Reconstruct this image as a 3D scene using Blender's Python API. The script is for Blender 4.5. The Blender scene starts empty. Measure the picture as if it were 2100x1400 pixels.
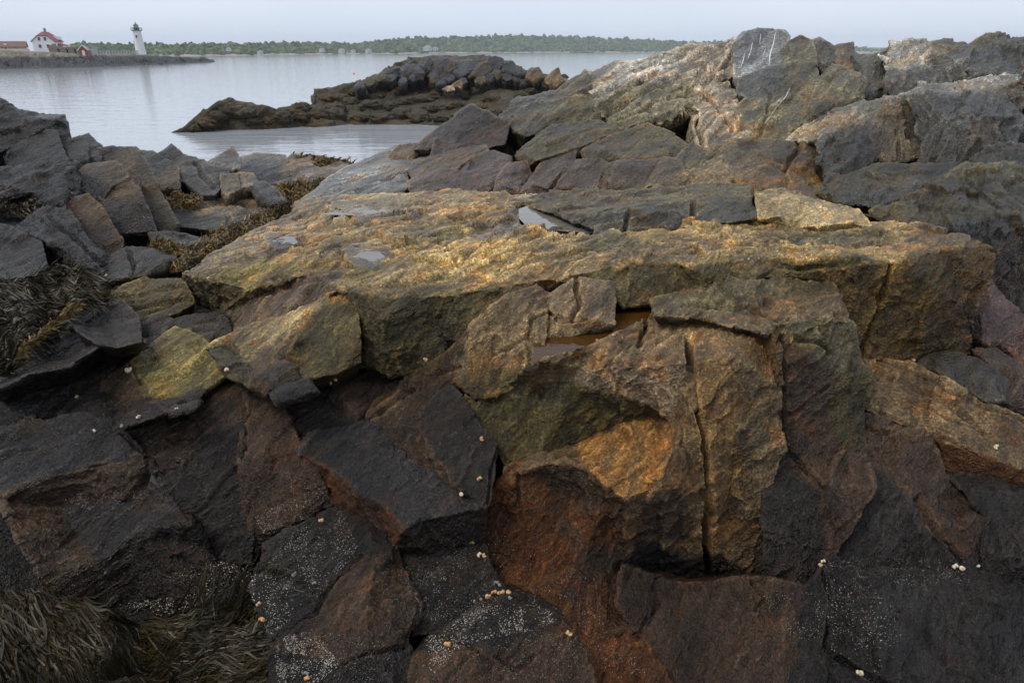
import bpy, bmesh, math, random, time
import numpy as np
from mathutils import Vector, Matrix
from mathutils.geometry import delaunay_2d_cdt
from mathutils.bvhtree import BVHTree
T0 = time.time()
random.seed(7)
rng = np.random.default_rng(11)
S = bpy.context.scene
COL = S.collection

# ------------------------------------------------------------------ camera, sky, sun, exposure
CAMZ = 5.0
FPX = 1400.0
PITCH = math.atan(597.5 / 1400.0)
cd = bpy.data.cameras.new('camera'); cam = bpy.data.objects.new('camera', cd); COL.objects.link(cam)
cd.sensor_width = 36; cd.lens = 24; cd.clip_start = 0.05; cd.clip_end = 20000
cam.location = (0, 0, CAMZ); cam.rotation_euler = (math.pi / 2 - PITCH, 0, 0)
S.camera = cam

SUN_EL, SUN_AZ = math.radians(58), math.radians(-105)      # azimuth from +Y towards +X
w = bpy.data.worlds.new('World'); S.world = w; w.use_nodes = True
nt = w.node_tree; nt.nodes.clear()
sky = nt.nodes.new('ShaderNodeTexSky'); sky.sky_type = 'NISHITA'; sky.sun_disc = False
sky.sun_elevation = SUN_EL; sky.sun_rotation = SUN_AZ; sky.air_density = 1.0; sky.dust_density = 3.0; sky.ozone_density = 1.0
bg = nt.nodes.new('ShaderNodeBackground'); bg.inputs[1].default_value = 0.05
cloud = nt.nodes.new('ShaderNodeBackground'); cloud.inputs[0].default_value = (0.56, 0.65, 0.80, 1); cloud.inputs[1].default_value = 1.28
mx = nt.nodes.new('ShaderNodeMixShader'); mx.inputs[0].default_value = 0.82
out = nt.nodes.new('ShaderNodeOutputWorld')
nt.links.new(sky.outputs[0], bg.inputs[0]); nt.links.new(bg.outputs[0], mx.inputs[1])
tc = nt.nodes.new('ShaderNodeTexCoord'); mpw = nt.nodes.new('ShaderNodeMapping'); mpw.inputs['Scale'].default_value = (1.0, 1.0, 3.5)
nz = nt.nodes.new('ShaderNodeTexNoise'); nz.inputs['Scale'].default_value = 2.2; nz.inputs['Detail'].default_value = 4
cr = nt.nodes.new('ShaderNodeValToRGB'); cr.color_ramp.elements[0].position = .3; cr.color_ramp.elements[0].color = (.56, .625, .735, 1); cr.color_ramp.elements[1].position = .7; cr.color_ramp.elements[1].color = (.63, .685, .77, 1)
nt.links.new(tc.outputs['Generated'], mpw.inputs[0]); nt.links.new(mpw.outputs[0], nz.inputs['Vector']); nt.links.new(nz.outputs['Fac'], cr.inputs[0]); nt.links.new(cr.outputs[0], cloud.inputs[0])
nt.links.new(cloud.outputs[0], mx.inputs[2]); nt.links.new(mx.outputs[0], out.inputs[0])
sl = bpy.data.lights.new('sun', 'SUN'); sl.energy = 2.0; sl.angle = math.radians(28); sl.color = (1.0, 0.92, 0.80)
so = bpy.data.objects.new('sun', sl); COL.objects.link(so)
sdir = Vector((math.sin(SUN_AZ) * math.cos(SUN_EL), math.cos(SUN_AZ) * math.cos(SUN_EL), math.sin(SUN_EL)))
so.rotation_euler = sdir.to_track_quat('Z', 'Y').to_euler(); so.location = (0, 0, 60)
vs = S.view_settings; vs.view_transform = 'Standard'; vs.look = 'None'; vs.exposure = 0.3; vs.gamma = 1.0; vs.use_curve_mapping = False

# ------------------------------------------------------------------ geometry of the view, used to place measured points in the world
CP, SP = math.cos(PITCH), math.sin(PITCH)
def slope(py):
    yc = (700 - py) / FPX
    return (-SP + yc * CP) / (CP + yc * SP)
def tdepth(py, d):
    """forward depth of a measured point; d > 0 is its horizontal distance, d < 0 its height under the eye"""
    yc = (700 - py) / FPX
    if d < 0:
        return d / (-SP + yc * CP)
    return d / (CP + yc * SP)
def at_t(px, py, t):
    xc = (px - 1050) / FPX; yc = (700 - py) / FPX
    return (xc * t, (CP + yc * SP) * t, CAMZ + (-SP + yc * CP) * t)
def at(px, py, d):
    return Vector(at_t(px, py, tdepth(py, d)))
def project(P):
    x, y, z = P[:, 0], P[:, 1], P[:, 2] - CAMZ
    dep = np.maximum(y * CP - z * SP, 1e-3)
    up = y * SP + z * CP
    return np.stack([1050 + FPX * x / dep, 700 - FPX * up / dep], 1)

# ------------------------------------------------------------------ numpy noise
def _h(ix, iy, iz, s):
    h = (ix.astype(np.uint32) * np.uint32(374761393) + iy.astype(np.uint32) * np.uint32(668265263)
         + iz.astype(np.uint32) * np.uint32(2147483647) + np.uint32((s * 1274126177) & 0xffffffff))
    h = (h ^ (h >> np.uint32(13))) * np.uint32(1274126177)
    h = (h ^ (h >> np.uint32(16))) * np.uint32(2246822519)
    h = h ^ (h >> np.uint32(15))
    return h.astype(np.float64) / 4294967295.0
def vnoise(P, s=0):
    I = np.floor(P).astype(np.int64); f = P - I; f = f * f * f * (f * (f * 6 - 15) + 10)
    r = np.zeros(len(P))
    for dx in (0, 1):
        wx = f[:, 0] if dx else 1 - f[:, 0]
        for dy in (0, 1):
            wy = f[:, 1] if dy else 1 - f[:, 1]
            for dz in (0, 1):
                wz = f[:, 2] if dz else 1 - f[:, 2]
                r += wx * wy * wz * _h(I[:, 0] + dx, I[:, 1] + dy, I[:, 2] + dz, s)
    return r * 2 - 1
def fbm(P, o=4, s=0, g=0.5):
    r = np.zeros(len(P)); a = 1.0
    for i in range(o):
        r += a * vnoise(P * (2.03 ** i) + 17.3 * i, s + i); a *= g
    return r
def facets(P, s=0):
    """broken-plane noise: each Voronoi cell is a randomly tilted plane"""
    I = np.floor(P).astype(np.int64); n = len(P)
    best = np.full(n, 9e9); val = np.zeros(n)
    for dx in (-1, 0, 1):
        for dy in (-1, 0, 1):
            for dz in (-1, 0, 1):
                cx, cy, cz = I[:, 0] + dx, I[:, 1] + dy, I[:, 2] + dz
                ox = cx + _h(cx, cy, cz, s) - P[:, 0]; oy = cy + _h(cx, cy, cz, s + 1) - P[:, 1]; oz = cz + _h(cx, cy, cz, s + 2) - P[:, 2]
                d = ox * ox + oy * oy + oz * oz
                m = d < best
                if not m.any(): continue
                best[m] = d[m]
                a = _h(cx[m], cy[m], cz[m], s + 3) * 2 - 1; b = _h(cx[m], cy[m], cz[m], s + 4) * 2 - 1
                c = _h(cx[m], cy[m], cz[m], s + 5) * 2 - 1; e = _h(cx[m], cy[m], cz[m], s + 6) * 2 - 1
                val[m] = 1.1 * (a * ox[m] + b * oy[m] + c * oz[m]) + 0.45 * e
    return val

# ------------------------------------------------------------------ mesh helpers
def mesh_np(name, V, F, mat=None, smooth=True):
    me = bpy.data.meshes.new(name)
    V = np.asarray(V, np.float32); F = np.asarray(F, np.int32)
    k = F.shape[1]
    me.vertices.add(len(V)); me.vertices.foreach_set('co', V.ravel())
    me.loops.add(F.size); me.loops.foreach_set('vertex_index', F.ravel())
    me.polygons.add(len(F)); me.polygons.foreach_set('loop_start', np.arange(0, F.size, k, dtype=np.int32))
    me.polygons.foreach_set('use_smooth', np.full(len(F), smooth))
    me.update(calc_edges=True); me.validate()
    if mat: me.materials.append(mat)
    return me
def link(name, me, parent=None):
    o = bpy.data.objects.new(name, me); COL.objects.link(o)
    if parent: o.parent = parent
    return o
def tag(o, label=None, cat=None, group=None, kind=None):
    if label: o['label'] = label
    if cat: o['category'] = cat
    if group: o['group'] = group
    if kind: o['kind'] = kind
    return o
def empty(name, loc=(0, 0, 0)):
    o = bpy.data.objects.new(name, None); COL.objects.link(o); o.location = loc; o.empty_display_size = 0.1
    return o
class MB:
    """collects simple shapes into one mesh"""
    def __init__(s): s.v = []; s.f = []
    def add(s, v, f):
        n = len(s.v); s.v += [tuple(p) for p in v]; s.f += [tuple(i + n for i in q) for q in f]
    def box(s, c, d, rz=0.0):
        x, y, z = d[0] / 2, d[1] / 2, d[2] / 2; ca, sa = math.cos(rz), math.sin(rz)
        v = [(c[0] + a * ca - b * sa, c[1] + a * sa + b * ca, c[2] + e) for a in (-x, x) for b in (-y, y) for e in (-z, z)]
        s.add(v, [(0, 1, 3, 2), (4, 6, 7, 5), (0, 4, 5, 1), (2, 3, 7, 6), (0, 2, 6, 4), (1, 5, 7, 3)])
    def lathe(s, c, prof, n=24):
        v = []; f = []
        for r, z in prof:
            for i in range(n):
                a = 2 * math.pi * i / n; v.append((c[0] + r * math.cos(a), c[1] + r * math.sin(a), c[2] + z))
        for j in range(len(prof) - 1):
            for i in range(n):
                f.append((j * n + i, j * n + (i + 1) % n, (j + 1) * n + (i + 1) % n, (j + 1) * n + i))
        f.append(tuple(range(n - 1, -1, -1))); f.append(tuple((len(prof) - 1) * n + i for i in range(n)))
        s.add(v, f)
    def build(s, name, mat, parent=None, smooth=False, loc=None):
        me = bpy.data.meshes.new(name); me.from_pydata(s.v, [], s.f); me.update()
        if smooth: me.polygons.foreach_set('use_smooth', [True] * len(me.polygons))
        me.materials.append(mat)
        return link(name, me, parent)

# ------------------------------------------------------------------ materials
def nodes(name):
    m = bpy.data.materials.new(name); m.use_nodes = True; t = m.node_tree
    b = t.nodes['Principled BSDF']
    return m, t, b
def N(t, typ, **kw):
    n = t.nodes.new(typ)
    for k, v in kw.items():
        if k.startswith('i_'):
            key = k[2:]; n.inputs[int(key) if key.isdigit() else key].default_value = v
        else: setattr(n, k, v)
    return n
def mathn(t, op, a, b=None):
    n = N(t, 'ShaderNodeMath', operation=op)
    for i, x in enumerate((a, b)):
        if x is None: continue
        if hasattr(x, 'links') or hasattr(x, 'is_linked'): t.links.new(x, n.inputs[i])
        else: n.inputs[i].default_value = x
    return n.outputs[0]
def ramp(t, src, pts):
    r = N(t, 'ShaderNodeValToRGB'); e = r.color_ramp.elements
    while len(e) < len(pts): e.new(0.5)
    for q, (p, c) in zip(e, pts):
        q.position = p; q.color = (c, c, c, 1) if not isinstance(c, tuple) else (*c, 1)
    t.links.new(src, r.inputs[0]); return r.outputs[0]
def mixc(t, fac, a, b, mode='MIX'):
    n = N(t, 'ShaderNodeMix', data_type='RGBA', blend_type=mode)
    for i, x in ((0, fac), (6, a), (7, b)):
        if hasattr(x, 'is_linked'): t.links.new(x, n.inputs[i])
        else: n.inputs[i].default_value = x if not isinstance(x, tuple) else (*x, 1)[:4]
    return n.outputs[2]
def noise(t, vec, scale, det=6, rough=0.6, dist=0.0):
    n = N(t, 'ShaderNodeTexNoise', i_Scale=scale, i_Detail=det, i_Roughness=rough, i_Distortion=dist)
    t.links.new(vec, n.inputs['Vector']); return n.outputs['Fac']

def plain(name, col, rough=0.6, var=0.25, scale=3.0, metallic=0.0, bump=0.0):
    m, t, b = nodes(name)
    g = N(t, 'ShaderNodeNewGeometry')
    n = noise(t, g.outputs['Position'], scale)
    c = mixc(t, n, tuple(x * (1 - var) for x in col), tuple(min(1, x * (1 + var)) for x in col))
    t.links.new(c, b.inputs['Base Color']); b.inputs['Roughness'].default_value = rough; b.inputs['Metallic'].default_value = metallic
    if bump:
        bp = N(t, 'ShaderNodeBump', i_Strength=bump, i_Distance=0.05); t.links.new(n, bp.inputs['Height']); t.links.new(bp.outputs[0], b.inputs['Normal'])
    return m

def rock_material():
    m, t, b = nodes('weathered_rock')
    g = N(t, 'ShaderNodeNewGeometry')
    det = N(t, 'ShaderNodeAttribute', attribute_type='OBJECT', attribute_name='detail')
    tint = N(t, 'ShaderNodeAttribute', attribute_name='tint')
    wet = N(t, 'ShaderNodeAttribute', attribute_name='wet')
    sc = N(t, 'ShaderNodeVectorMath', operation='SCALE')
    t.links.new(g.outputs['Position'], sc.inputs[0]); t.links.new(det.outputs['Fac'], sc.inputs['Scale'])
    P = sc.outputs[0]
    # stretched along the foliation
    m1 = N(t, 'ShaderNodeMapping'); m1.inputs['Rotation'].default_value = (0.0, 0.3, -0.95); t.links.new(P, m1.inputs[0])
    m2 = N(t, 'ShaderNodeMapping'); m2.inputs['Scale'].default_value = (0.4, 1.0, 1.0); t.links.new(m1.outputs[0], m2.inputs[0]); Q = m2.outputs[0]
    mid = noise(t, Q, 24, 4, 0.68, 0.4)
    fine = noise(t, P, 90, 3, 0.72)
    grit = noise(t, P, 280, 1, 0.7)
    col = tint.outputs['Color']
    v2 = ramp(t, mid, [(0.3, 0.5), (0.5, 1.0), (0.7, 1.5)])
    v3 = ramp(t, fine, [(0.32, 0.42), (0.52, 1.0), (0.68, 1.8)])
    v4 = ramp(t, grit, [(0.32, 0.6), (0.7, 1.5)])
    for v in (v2, v3, v4):
        col = mixc(t, 1.0, col, v, 'MULTIPLY')
    # feldspar and quartz grains; the whitish ones also paint glints into the colour
    vo = N(t, 'ShaderNodeTexVoronoi', feature='F1', i_Scale=85.0); t.links.new(Q, vo.inputs['Vector'])
    sp = N(t, 'ShaderNodeSeparateColor'); t.links.new(vo.outputs['Color'], sp.inputs[0])
    gsel = mathn(t, 'MULTIPLY', ramp(t, vo.outputs['Distance'], [(0.22, 1.0), (0.36, 0.0)]), ramp(t, sp.outputs[0], [(0.70, 0.0), (0.74, 1.0)]))
    gcol = mixc(t, ramp(t, sp.outputs[1], [(0.45, 0.0), (0.6, 1.0)]), mixc(t, 1.0, col, (2.6, 1.45, .75), 'MULTIPLY'), mixc(t, 1.0, col, (2.3, 2.2, 2.1), 'MULTIPLY'))
    col = mixc(t, mathn(t, 'MULTIPLY', gsel, 0.75), col, gcol)
    t.links.new(col, b.inputs['Base Color'])
    rr = ramp(t, mid, [(0.3, 0.36), (0.7, 0.62)])
    rr = mathn(t, 'SUBTRACT', rr, mathn(t, 'MULTIPLY', wet.outputs['Fac'], 0.27))
    t.links.new(rr, b.inputs['Roughness'])
    b.inputs['Specular IOR Level'].default_value = 0.31
    h = mathn(t, 'ADD', mathn(t, 'MULTIPLY', mid, 0.044), mathn(t, 'MULTIPLY', fine, 0.016)); h = mathn(t, 'ADD', h, mathn(t, 'MULTIPLY', grit, 0.005))
    h = mathn(t, 'DIVIDE', h, det.outputs['Fac'])
    bp = N(t, 'ShaderNodeBump', i_Strength=0.9, i_Distance=1.0)
    t.links.new(h, bp.inputs['Height']); t.links.new(bp.outputs[0], b.inputs['Normal'])
    return m
ROCK = rock_material()

TINT = dict(
    T=(.30, .212, .102), T2=(.37, .285, .165), O=(.040, .032, .012), Ol=(.13, .108, .042), G=(0.1445, 0.1479, 0.1462), GP=(0.2325, 0.2213, 0.1988),
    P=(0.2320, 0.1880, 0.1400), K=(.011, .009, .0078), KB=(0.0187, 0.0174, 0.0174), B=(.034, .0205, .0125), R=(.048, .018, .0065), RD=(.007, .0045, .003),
    Y=(0.2550, 0.1318, 0.0527), N=(0.1080, 0.0756, 0.0432), V=(0.0612, 0.0399, 0.0306), GO=(0.0718, 0.0624, 0.0351), GD=(0.0343, 0.0335, 0.0312), RO=(0.0819, 0.0452, 0.0156), PK=(.10, .058, .052),
    NB=(0.0553, 0.0416, 0.0247), NY=(0.1500, 0.0938, 0.0450), S=(.06, .053, .05), RG=(.058, .035, .012), NG=(0.1425, 0.1087, 0.0750))
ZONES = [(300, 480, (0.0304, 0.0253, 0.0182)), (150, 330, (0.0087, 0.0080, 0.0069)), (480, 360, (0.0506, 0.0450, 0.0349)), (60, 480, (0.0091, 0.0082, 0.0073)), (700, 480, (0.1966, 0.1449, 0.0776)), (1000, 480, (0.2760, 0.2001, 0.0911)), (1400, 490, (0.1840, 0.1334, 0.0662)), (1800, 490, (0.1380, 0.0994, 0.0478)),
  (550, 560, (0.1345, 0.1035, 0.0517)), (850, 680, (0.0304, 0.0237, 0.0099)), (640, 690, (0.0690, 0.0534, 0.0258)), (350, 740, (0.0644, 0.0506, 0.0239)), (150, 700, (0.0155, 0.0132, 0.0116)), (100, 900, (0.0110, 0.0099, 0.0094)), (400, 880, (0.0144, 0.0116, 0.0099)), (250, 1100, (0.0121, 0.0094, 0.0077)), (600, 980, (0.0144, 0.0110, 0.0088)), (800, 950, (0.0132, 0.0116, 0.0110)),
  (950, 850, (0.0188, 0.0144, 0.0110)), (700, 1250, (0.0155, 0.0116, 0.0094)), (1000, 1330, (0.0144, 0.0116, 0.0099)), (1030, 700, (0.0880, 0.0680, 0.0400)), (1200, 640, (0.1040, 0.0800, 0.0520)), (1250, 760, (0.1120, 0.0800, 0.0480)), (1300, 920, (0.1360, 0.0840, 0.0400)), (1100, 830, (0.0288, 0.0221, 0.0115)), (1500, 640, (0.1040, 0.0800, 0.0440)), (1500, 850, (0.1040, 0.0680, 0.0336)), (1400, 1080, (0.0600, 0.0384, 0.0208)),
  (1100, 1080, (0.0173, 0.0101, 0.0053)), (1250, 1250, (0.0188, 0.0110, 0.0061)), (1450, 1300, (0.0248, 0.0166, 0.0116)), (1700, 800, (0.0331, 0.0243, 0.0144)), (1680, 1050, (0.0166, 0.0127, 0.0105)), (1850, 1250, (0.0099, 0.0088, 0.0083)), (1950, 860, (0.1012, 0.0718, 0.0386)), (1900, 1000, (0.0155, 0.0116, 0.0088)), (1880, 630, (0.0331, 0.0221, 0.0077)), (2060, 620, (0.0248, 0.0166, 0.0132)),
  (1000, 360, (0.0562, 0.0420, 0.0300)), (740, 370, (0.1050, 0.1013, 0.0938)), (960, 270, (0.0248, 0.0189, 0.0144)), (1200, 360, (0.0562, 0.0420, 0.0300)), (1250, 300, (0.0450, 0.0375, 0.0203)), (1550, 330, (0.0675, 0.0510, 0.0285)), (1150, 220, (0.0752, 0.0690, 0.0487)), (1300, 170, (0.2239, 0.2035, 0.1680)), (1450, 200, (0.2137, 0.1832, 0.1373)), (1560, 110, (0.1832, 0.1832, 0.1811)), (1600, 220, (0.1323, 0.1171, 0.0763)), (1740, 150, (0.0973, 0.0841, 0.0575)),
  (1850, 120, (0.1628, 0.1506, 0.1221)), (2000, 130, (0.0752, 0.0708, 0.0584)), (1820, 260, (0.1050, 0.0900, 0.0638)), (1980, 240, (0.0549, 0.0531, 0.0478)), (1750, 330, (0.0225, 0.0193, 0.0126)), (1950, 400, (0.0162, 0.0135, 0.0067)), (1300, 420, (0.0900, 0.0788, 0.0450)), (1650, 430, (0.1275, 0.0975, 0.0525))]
WET = dict(K=.9, KB=.8, B=.7, R=.8, RD=.9, V=.5, PK=.5, S=1.3)

# ------------------------------------------------------------------ rock builder
def refine(V, F, A, vis, c):
    """split every edge longer than c picture-widths of a point, over and over; A: facet of each triangle"""
    for it in range(12):
        E = np.concatenate([F[:, [0, 1]], F[:, [1, 2]], F[:, [2, 0]]]); E.sort(axis=1)
        key = E[:, 0].astype(np.int64) * len(V) + E[:, 1]
        uk, inv = np.unique(key, return_inverse=True)
        a = (uk // len(V)).astype(np.int64); b = (uk % len(V)).astype(np.int64)
        ln = np.linalg.norm(V[a] - V[b], axis=1)
        mid = 0.5 * (V[a] + V[b]); dist = np.linalg.norm(mid - np.array([0, 0, CAMZ]), axis=1)
        hid = ~(vis[a] & vis[b])
        pa = project(V); pl = np.linalg.norm(pa[a] - pa[b], axis=1)
        eff = np.where(hid, ln / dist * FPX / 6.5, np.maximum(pl, ln / dist * FPX / 2.3))
        mark = eff > c
        if not mark.any(): break
        idx = np.full(len(uk), -1); idx[mark] = len(V) + np.arange(mark.sum())
        V = np.concatenate([V, mid[mark]]); vis = np.concatenate([vis, (vis[a] & vis[b])[mark]])
        n = len(F); e0, e1, e2 = idx[inv[:n]], idx[inv[n:2 * n]], idx[inv[2 * n:]]
        out = []; outA = []
        cnt = (e0 >= 0).astype(int) + (e1 >= 0) + (e2 >= 0)
        m = cnt == 0; out.append(F[m]); outA.append(A[m])
        m = cnt == 3; f = F[m]; x, y, z = e0[m], e1[m], e2[m]
        for q in ((f[:, 0], x, z), (x, f[:, 1], y), (z, y, f[:, 2]), (x, y, z)): out.append(np.stack(q, 1)); outA.append(A[m])
        for r in range(3):
            o = [(e0, e1, e2), (e1, e2, e0), (e2, e0, e1)][r]; c0, c1, c2 = [(0, 1, 2), (1, 2, 0), (2, 0, 1)][r]
            m = (cnt == 1) & (o[0] >= 0); f = F[m]; x = o[0][m]
            for q in ((f[:, c0], x, f[:, c2]), (x, f[:, c1], f[:, c2])): out.append(np.stack(q, 1)); outA.append(A[m])
            m = (cnt == 2) & (o[2] < 0); f = F[m]; x, y = o[0][m], o[1][m]
            for q in ((x, f[:, c1], y), (f[:, c0], x, y), (f[:, c0], y, f[:, c2])): out.append(np.stack(q, 1)); outA.append(A[m])
        F = np.concatenate(out); A = np.concatenate(outA)
    return V, F, A, vis

def vnormals(V, F):
    n = np.cross(V[F[:, 1]] - V[F[:, 0]], V[F[:, 2]] - V[F[:, 0]])
    r = np.zeros_like(V)
    for k in range(3):
        for d in range(3): r[:, d] += np.bincount(F[:, k], n[:, d], len(V))
    return r / np.maximum(np.linalg.norm(r, axis=1, keepdims=True), 1e-12)
def smooth_np(V, F, it, lam, mask=None, lim=None):
    V00 = V
    a = np.concatenate([F[:, 0], F[:, 1], F[:, 2]]); b = np.concatenate([F[:, 1], F[:, 2], F[:, 0]])
    c = np.maximum(np.bincount(a, minlength=len(V)), 1)
    for _ in range(it):
        M = np.stack([np.bincount(a, V[b, d], len(V)) / c for d in range(3)], 1)
        V = V + lam * (M - V) * (1 if mask is None else mask[:, None])
    if lim is not None:
        d = V - V00; l = np.linalg.norm(d, axis=1); V = V00 + d * np.minimum(1, lim / np.maximum(l, 1e-9))[:, None]
    return V
def seg_dist(p, pts):
    d = np.full(len(p), 9e9)
    for (x0, y0), (x1, y1) in zip(pts[:-1], pts[1:]):
        ax, ay = x1 - x0, y1 - y0; L = ax * ax + ay * ay + 1e-9
        s = np.clip(((p[:, 0] - x0) * ax + (p[:, 1] - y0) * ay) / L, 0, 1)
        d = np.minimum(d, np.hypot(p[:, 0] - x0 - s * ax, p[:, 1] - y0 - s * ay))
    return d
def parse(s): return [tuple(float(x) for x in q.split(',')) for q in s.split()]

RA = np.array(Matrix.Rotation(0.3, 3, 'Y') @ Matrix.Rotation(-0.95, 3, 'Z'))
ROCKS = []          # (object, V, F) for later placement of shells and weed
ALLV = []; ALLF = []; NV = 0
CRES = 4.6
def rock(name, label, facs, back=0.9, down=0.7, rough=1.0, cracks=(), group=None, cat='rock', shrink=0.8, crease=2, stretch=0.3, kind=None, c=None, mat=None, dil=7.0, pools=(), plates=(), stains=(), rag=8, ch=.15, zmix=.45):
    """a block of stone: measured facets of its visible side, closed behind and below to a solid"""
    global NV
    pts = []; dep = []; polys = []; tints = []
    for tn, s in facs:
        ids = []
        for q in parse(s):
            j = next((i for i, p in enumerate(pts) if abs(p[0] - q[0]) < 4.5 and abs(p[1] - q[1]) < 4.5), None)
            if j is None: j = len(pts); pts.append((q[0], q[1])); dep.append(None)
            if len(q) == 3 and dep[j] is None: dep[j] = 1.0 / tdepth(pts[j][1], q[2])
            if not ids or ids[-1] != j: ids.append(j)
        if ids[0] == ids[-1]: ids.pop()
        known = [i for i in ids if dep[i] is not None]; unk = [i for i in ids if dep[i] is None]
        if unk:
            X = np.array([[pts[i][0] / 1000, pts[i][1] / 1000] for i in known]); w0 = np.array([dep[i] for i in known])
            mX, mw = X.mean(0), w0.mean(); A = X - mX
            sol = np.linalg.solve(A.T @ A + 2e-5 * np.eye(2), A.T @ (w0 - mw))
            for i in unk:
                val = mw + (np.array(pts[i]) / 1000 - mX) @ sol
                dep[i] = float(np.clip(val, w0.min() * 0.72, w0.max() * 1.35))
        polys.append(ids); tints.append(tn)
    if len(polys) == 1 and ch > 0:
        rr_ = random.Random(int(pts[0][0] * 7 + pts[0][1])); ids = polys[0]; P_ = np.array([pts[i] for i in ids]); c_ = P_.mean(0); w_ = np.array([dep[i] for i in ids])
        Am = np.c_[(P_ - c_) / 100, np.ones(len(ids))]; sol = np.linalg.lstsq(Am, w_, rcond=None)[0]
        inn = []; span = np.linalg.norm(P_.max(0) - P_.min(0)) / FPX
        for p_ in P_:
            q_ = c_ + (p_ - c_) * rr_.uniform(.52, .84); wq = float(np.r_[(q_ - c_) / 100, 1] @ sol)
            wq = max(wq, 1e-4); t_ = 1 / wq; t_ -= t_ * span * ch * rr_.uniform(.35, 1.25); inn.append(len(pts)); pts.append((float(q_[0]), float(q_[1]))); dep.append(1 / t_)
        n_ = len(ids); polys = [inn] + [[ids[i], ids[(i + 1) % n_], inn[(i + 1) % n_], inn[i]] for i in range(n_)]; tints = tints * (n_ + 1)
    r = delaunay_2d_cdt([Vector(p) for p in pts], [], polys, 1, 1e-3)
    v2, tri, ov, of = r[0], r[2], r[3], r[5]
    P3 = []
    for k, p in enumerate(v2):
        if ov[k]: d = dep[ov[k][0]]
        else:
            dd = sorted(((p[0] - q[0]) ** 2 + (p[1] - q[1]) ** 2, i) for i, q in enumerate(pts))[:3]
            ws = [1 / (a + 1) for a, _ in dd]; d = sum(wi * dep[i] for wi, (_, i) in zip(ws, dd)) / sum(ws)
        P3.append(at_t(p[0], p[1], 1.0 / d))
    V = np.array(P3); F = []; A = []
    if dil:
        P2 = np.array([(p[0], p[1]) for p in v2]); ec = {}
        for f, o in zip(tri, of):
            if not o: continue
            f = list(f); q = P2[f]; ar = sum(q[i - 1][0] * q[i][1] - q[i][0] * q[i - 1][1] for i in range(len(f)))
            if ar < 0: f.reverse()
            for i in range(len(f)): ec[(f[i - 1], f[i])] = 1
        nn = np.zeros_like(P2)
        for (a, b_) in ec:
            if (b_, a) not in ec:
                e = P2[b_] - P2[a]; e = e / (np.linalg.norm(e) + 1e-9); nrm = np.array([e[1], -e[0]]); nn[a] += nrm; nn[b_] += nrm
        l = np.linalg.norm(nn, axis=1); ok = l > 1e-6; P2[ok] += nn[ok] / l[ok, None] * dil
        dd = [np.linalg.norm(V[i] - np.array([0, 0, CAMZ])) for i in range(len(V))]
        for i in np.nonzero(ok)[0]:
            fw = V[i][1] * CP - (V[i][2] - CAMZ) * SP
            V[i] = at_t(P2[i][0], P2[i][1], fw)
    for f, o in zip(tri, of):
        if not o: continue
        f = list(f)
        cx = sum(v2[i][0] for i in f) / len(f); cy = sum(v2[i][1] for i in f) / len(f); fo = 0
        for pi, ids in enumerate(polys):
            ins = False
            for q in range(len(ids)):
                (xa, ya), (xb, yb) = pts[ids[q - 1]], pts[ids[q]]
                if (ya > cy) != (yb > cy) and cx < (xb - xa) * (cy - ya) / (yb - ya) + xa: ins = not ins
            if ins: fo = pi
        a, b_, c_ = (V[i] for i in f[:3])
        if np.dot(np.cross(b_ - a, c_ - a), np.array([0, 0, CAMZ]) - a) < 0: f.reverse()
        for k in range(1, len(f) - 1): F.append((f[0], f[k], f[k + 1])); A.append(fo)
    F = np.array(F); A = np.array(A)
    # close behind
    ec = {}
    for f in F:
        for k in range(3): ec[(f[k], f[(k + 1) % 3])] = 1
    bd = [e for e in ec if (e[1], e[0]) not in ec]
    cen = V.mean(0); n0 = len(V)
    dirv = np.array([cen[0], cen[1], 0.0]); dirv /= np.linalg.norm(dirv) + 1e-9
    # clearly overhung or far sides shrink a little towards the core
    off = dirv * back + np.array([0, 0, -down])
    B = cen + (V - cen) * np.array([shrink, shrink, shrink]) + off
    # keep the hidden side below the visible one
    for_b = {}
    newv = []
    for e in bd:
        for i in e:
            if i not in for_b: for_b[i] = n0 + len(newv); newv.append(B[i])
    ci = n0 + len(newv); newv.append(cen + off * 1.1)
    V = np.concatenate([V, np.array(newv)])
    FB = []; AB = []
    fa = {}
    for f, a in zip(F, A):
        for k in range(3): fa[(f[k], f[(k + 1) % 3])] = a
    for (a, b_) in bd:
        FB += [(b_, a, for_b[a]), (b_, for_b[a], for_b[b_]), (for_b[b_], for_b[a], ci)]; AB += [fa[(a, b_)]] * 3
    F = np.concatenate([F, np.array(FB)]); A = np.concatenate([A, np.array(AB)])
    vis = np.ones(len(V), bool); vis[n0:] = False
    V, F, A, vis = refine(V, F, A, vis, c or CRES * (1.15 if cen[1] > 6 else 1.0))
    V = smooth_np(V, F, crease, 0.5, np.where(vis, 1.0, 0.3), (1.2 + 0.5 * crease) * np.linalg.norm(V - np.array([0, 0, CAMZ]), axis=1) / FPX)
    k = float(np.linalg.norm(cen - np.array([0, 0, CAMZ]))) / 3.0
    nr = vnormals(V, F)
    Q = (V @ RA.T) / k; Q = Q * np.array([stretch, 1.0, 1.0]); seed = len(ROCKS) * 7 % 97
    warp = np.stack([fbm(V / k * 5 + 9, 2, 3), fbm(V / k * 5 + 31, 2, 5), fbm(V / k * 5 + 57, 2, 8)], 1)
    d = (0.016 * facets(Q * 6.0 + warp * 0.25 + seed, 1) + 0.011 * facets(Q * 15 + warp * 0.5 + seed, 9)
         + 0.0062 * facets(Q * 37 + warp * 0.8 + seed, 21)
         + 0.010 * fbm(V / k * 3.0 + seed, 3, 40) + 0.008 * fbm(Q * 22 + warp, 4, 50)) * k * rough
    pj = project(V)
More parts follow.
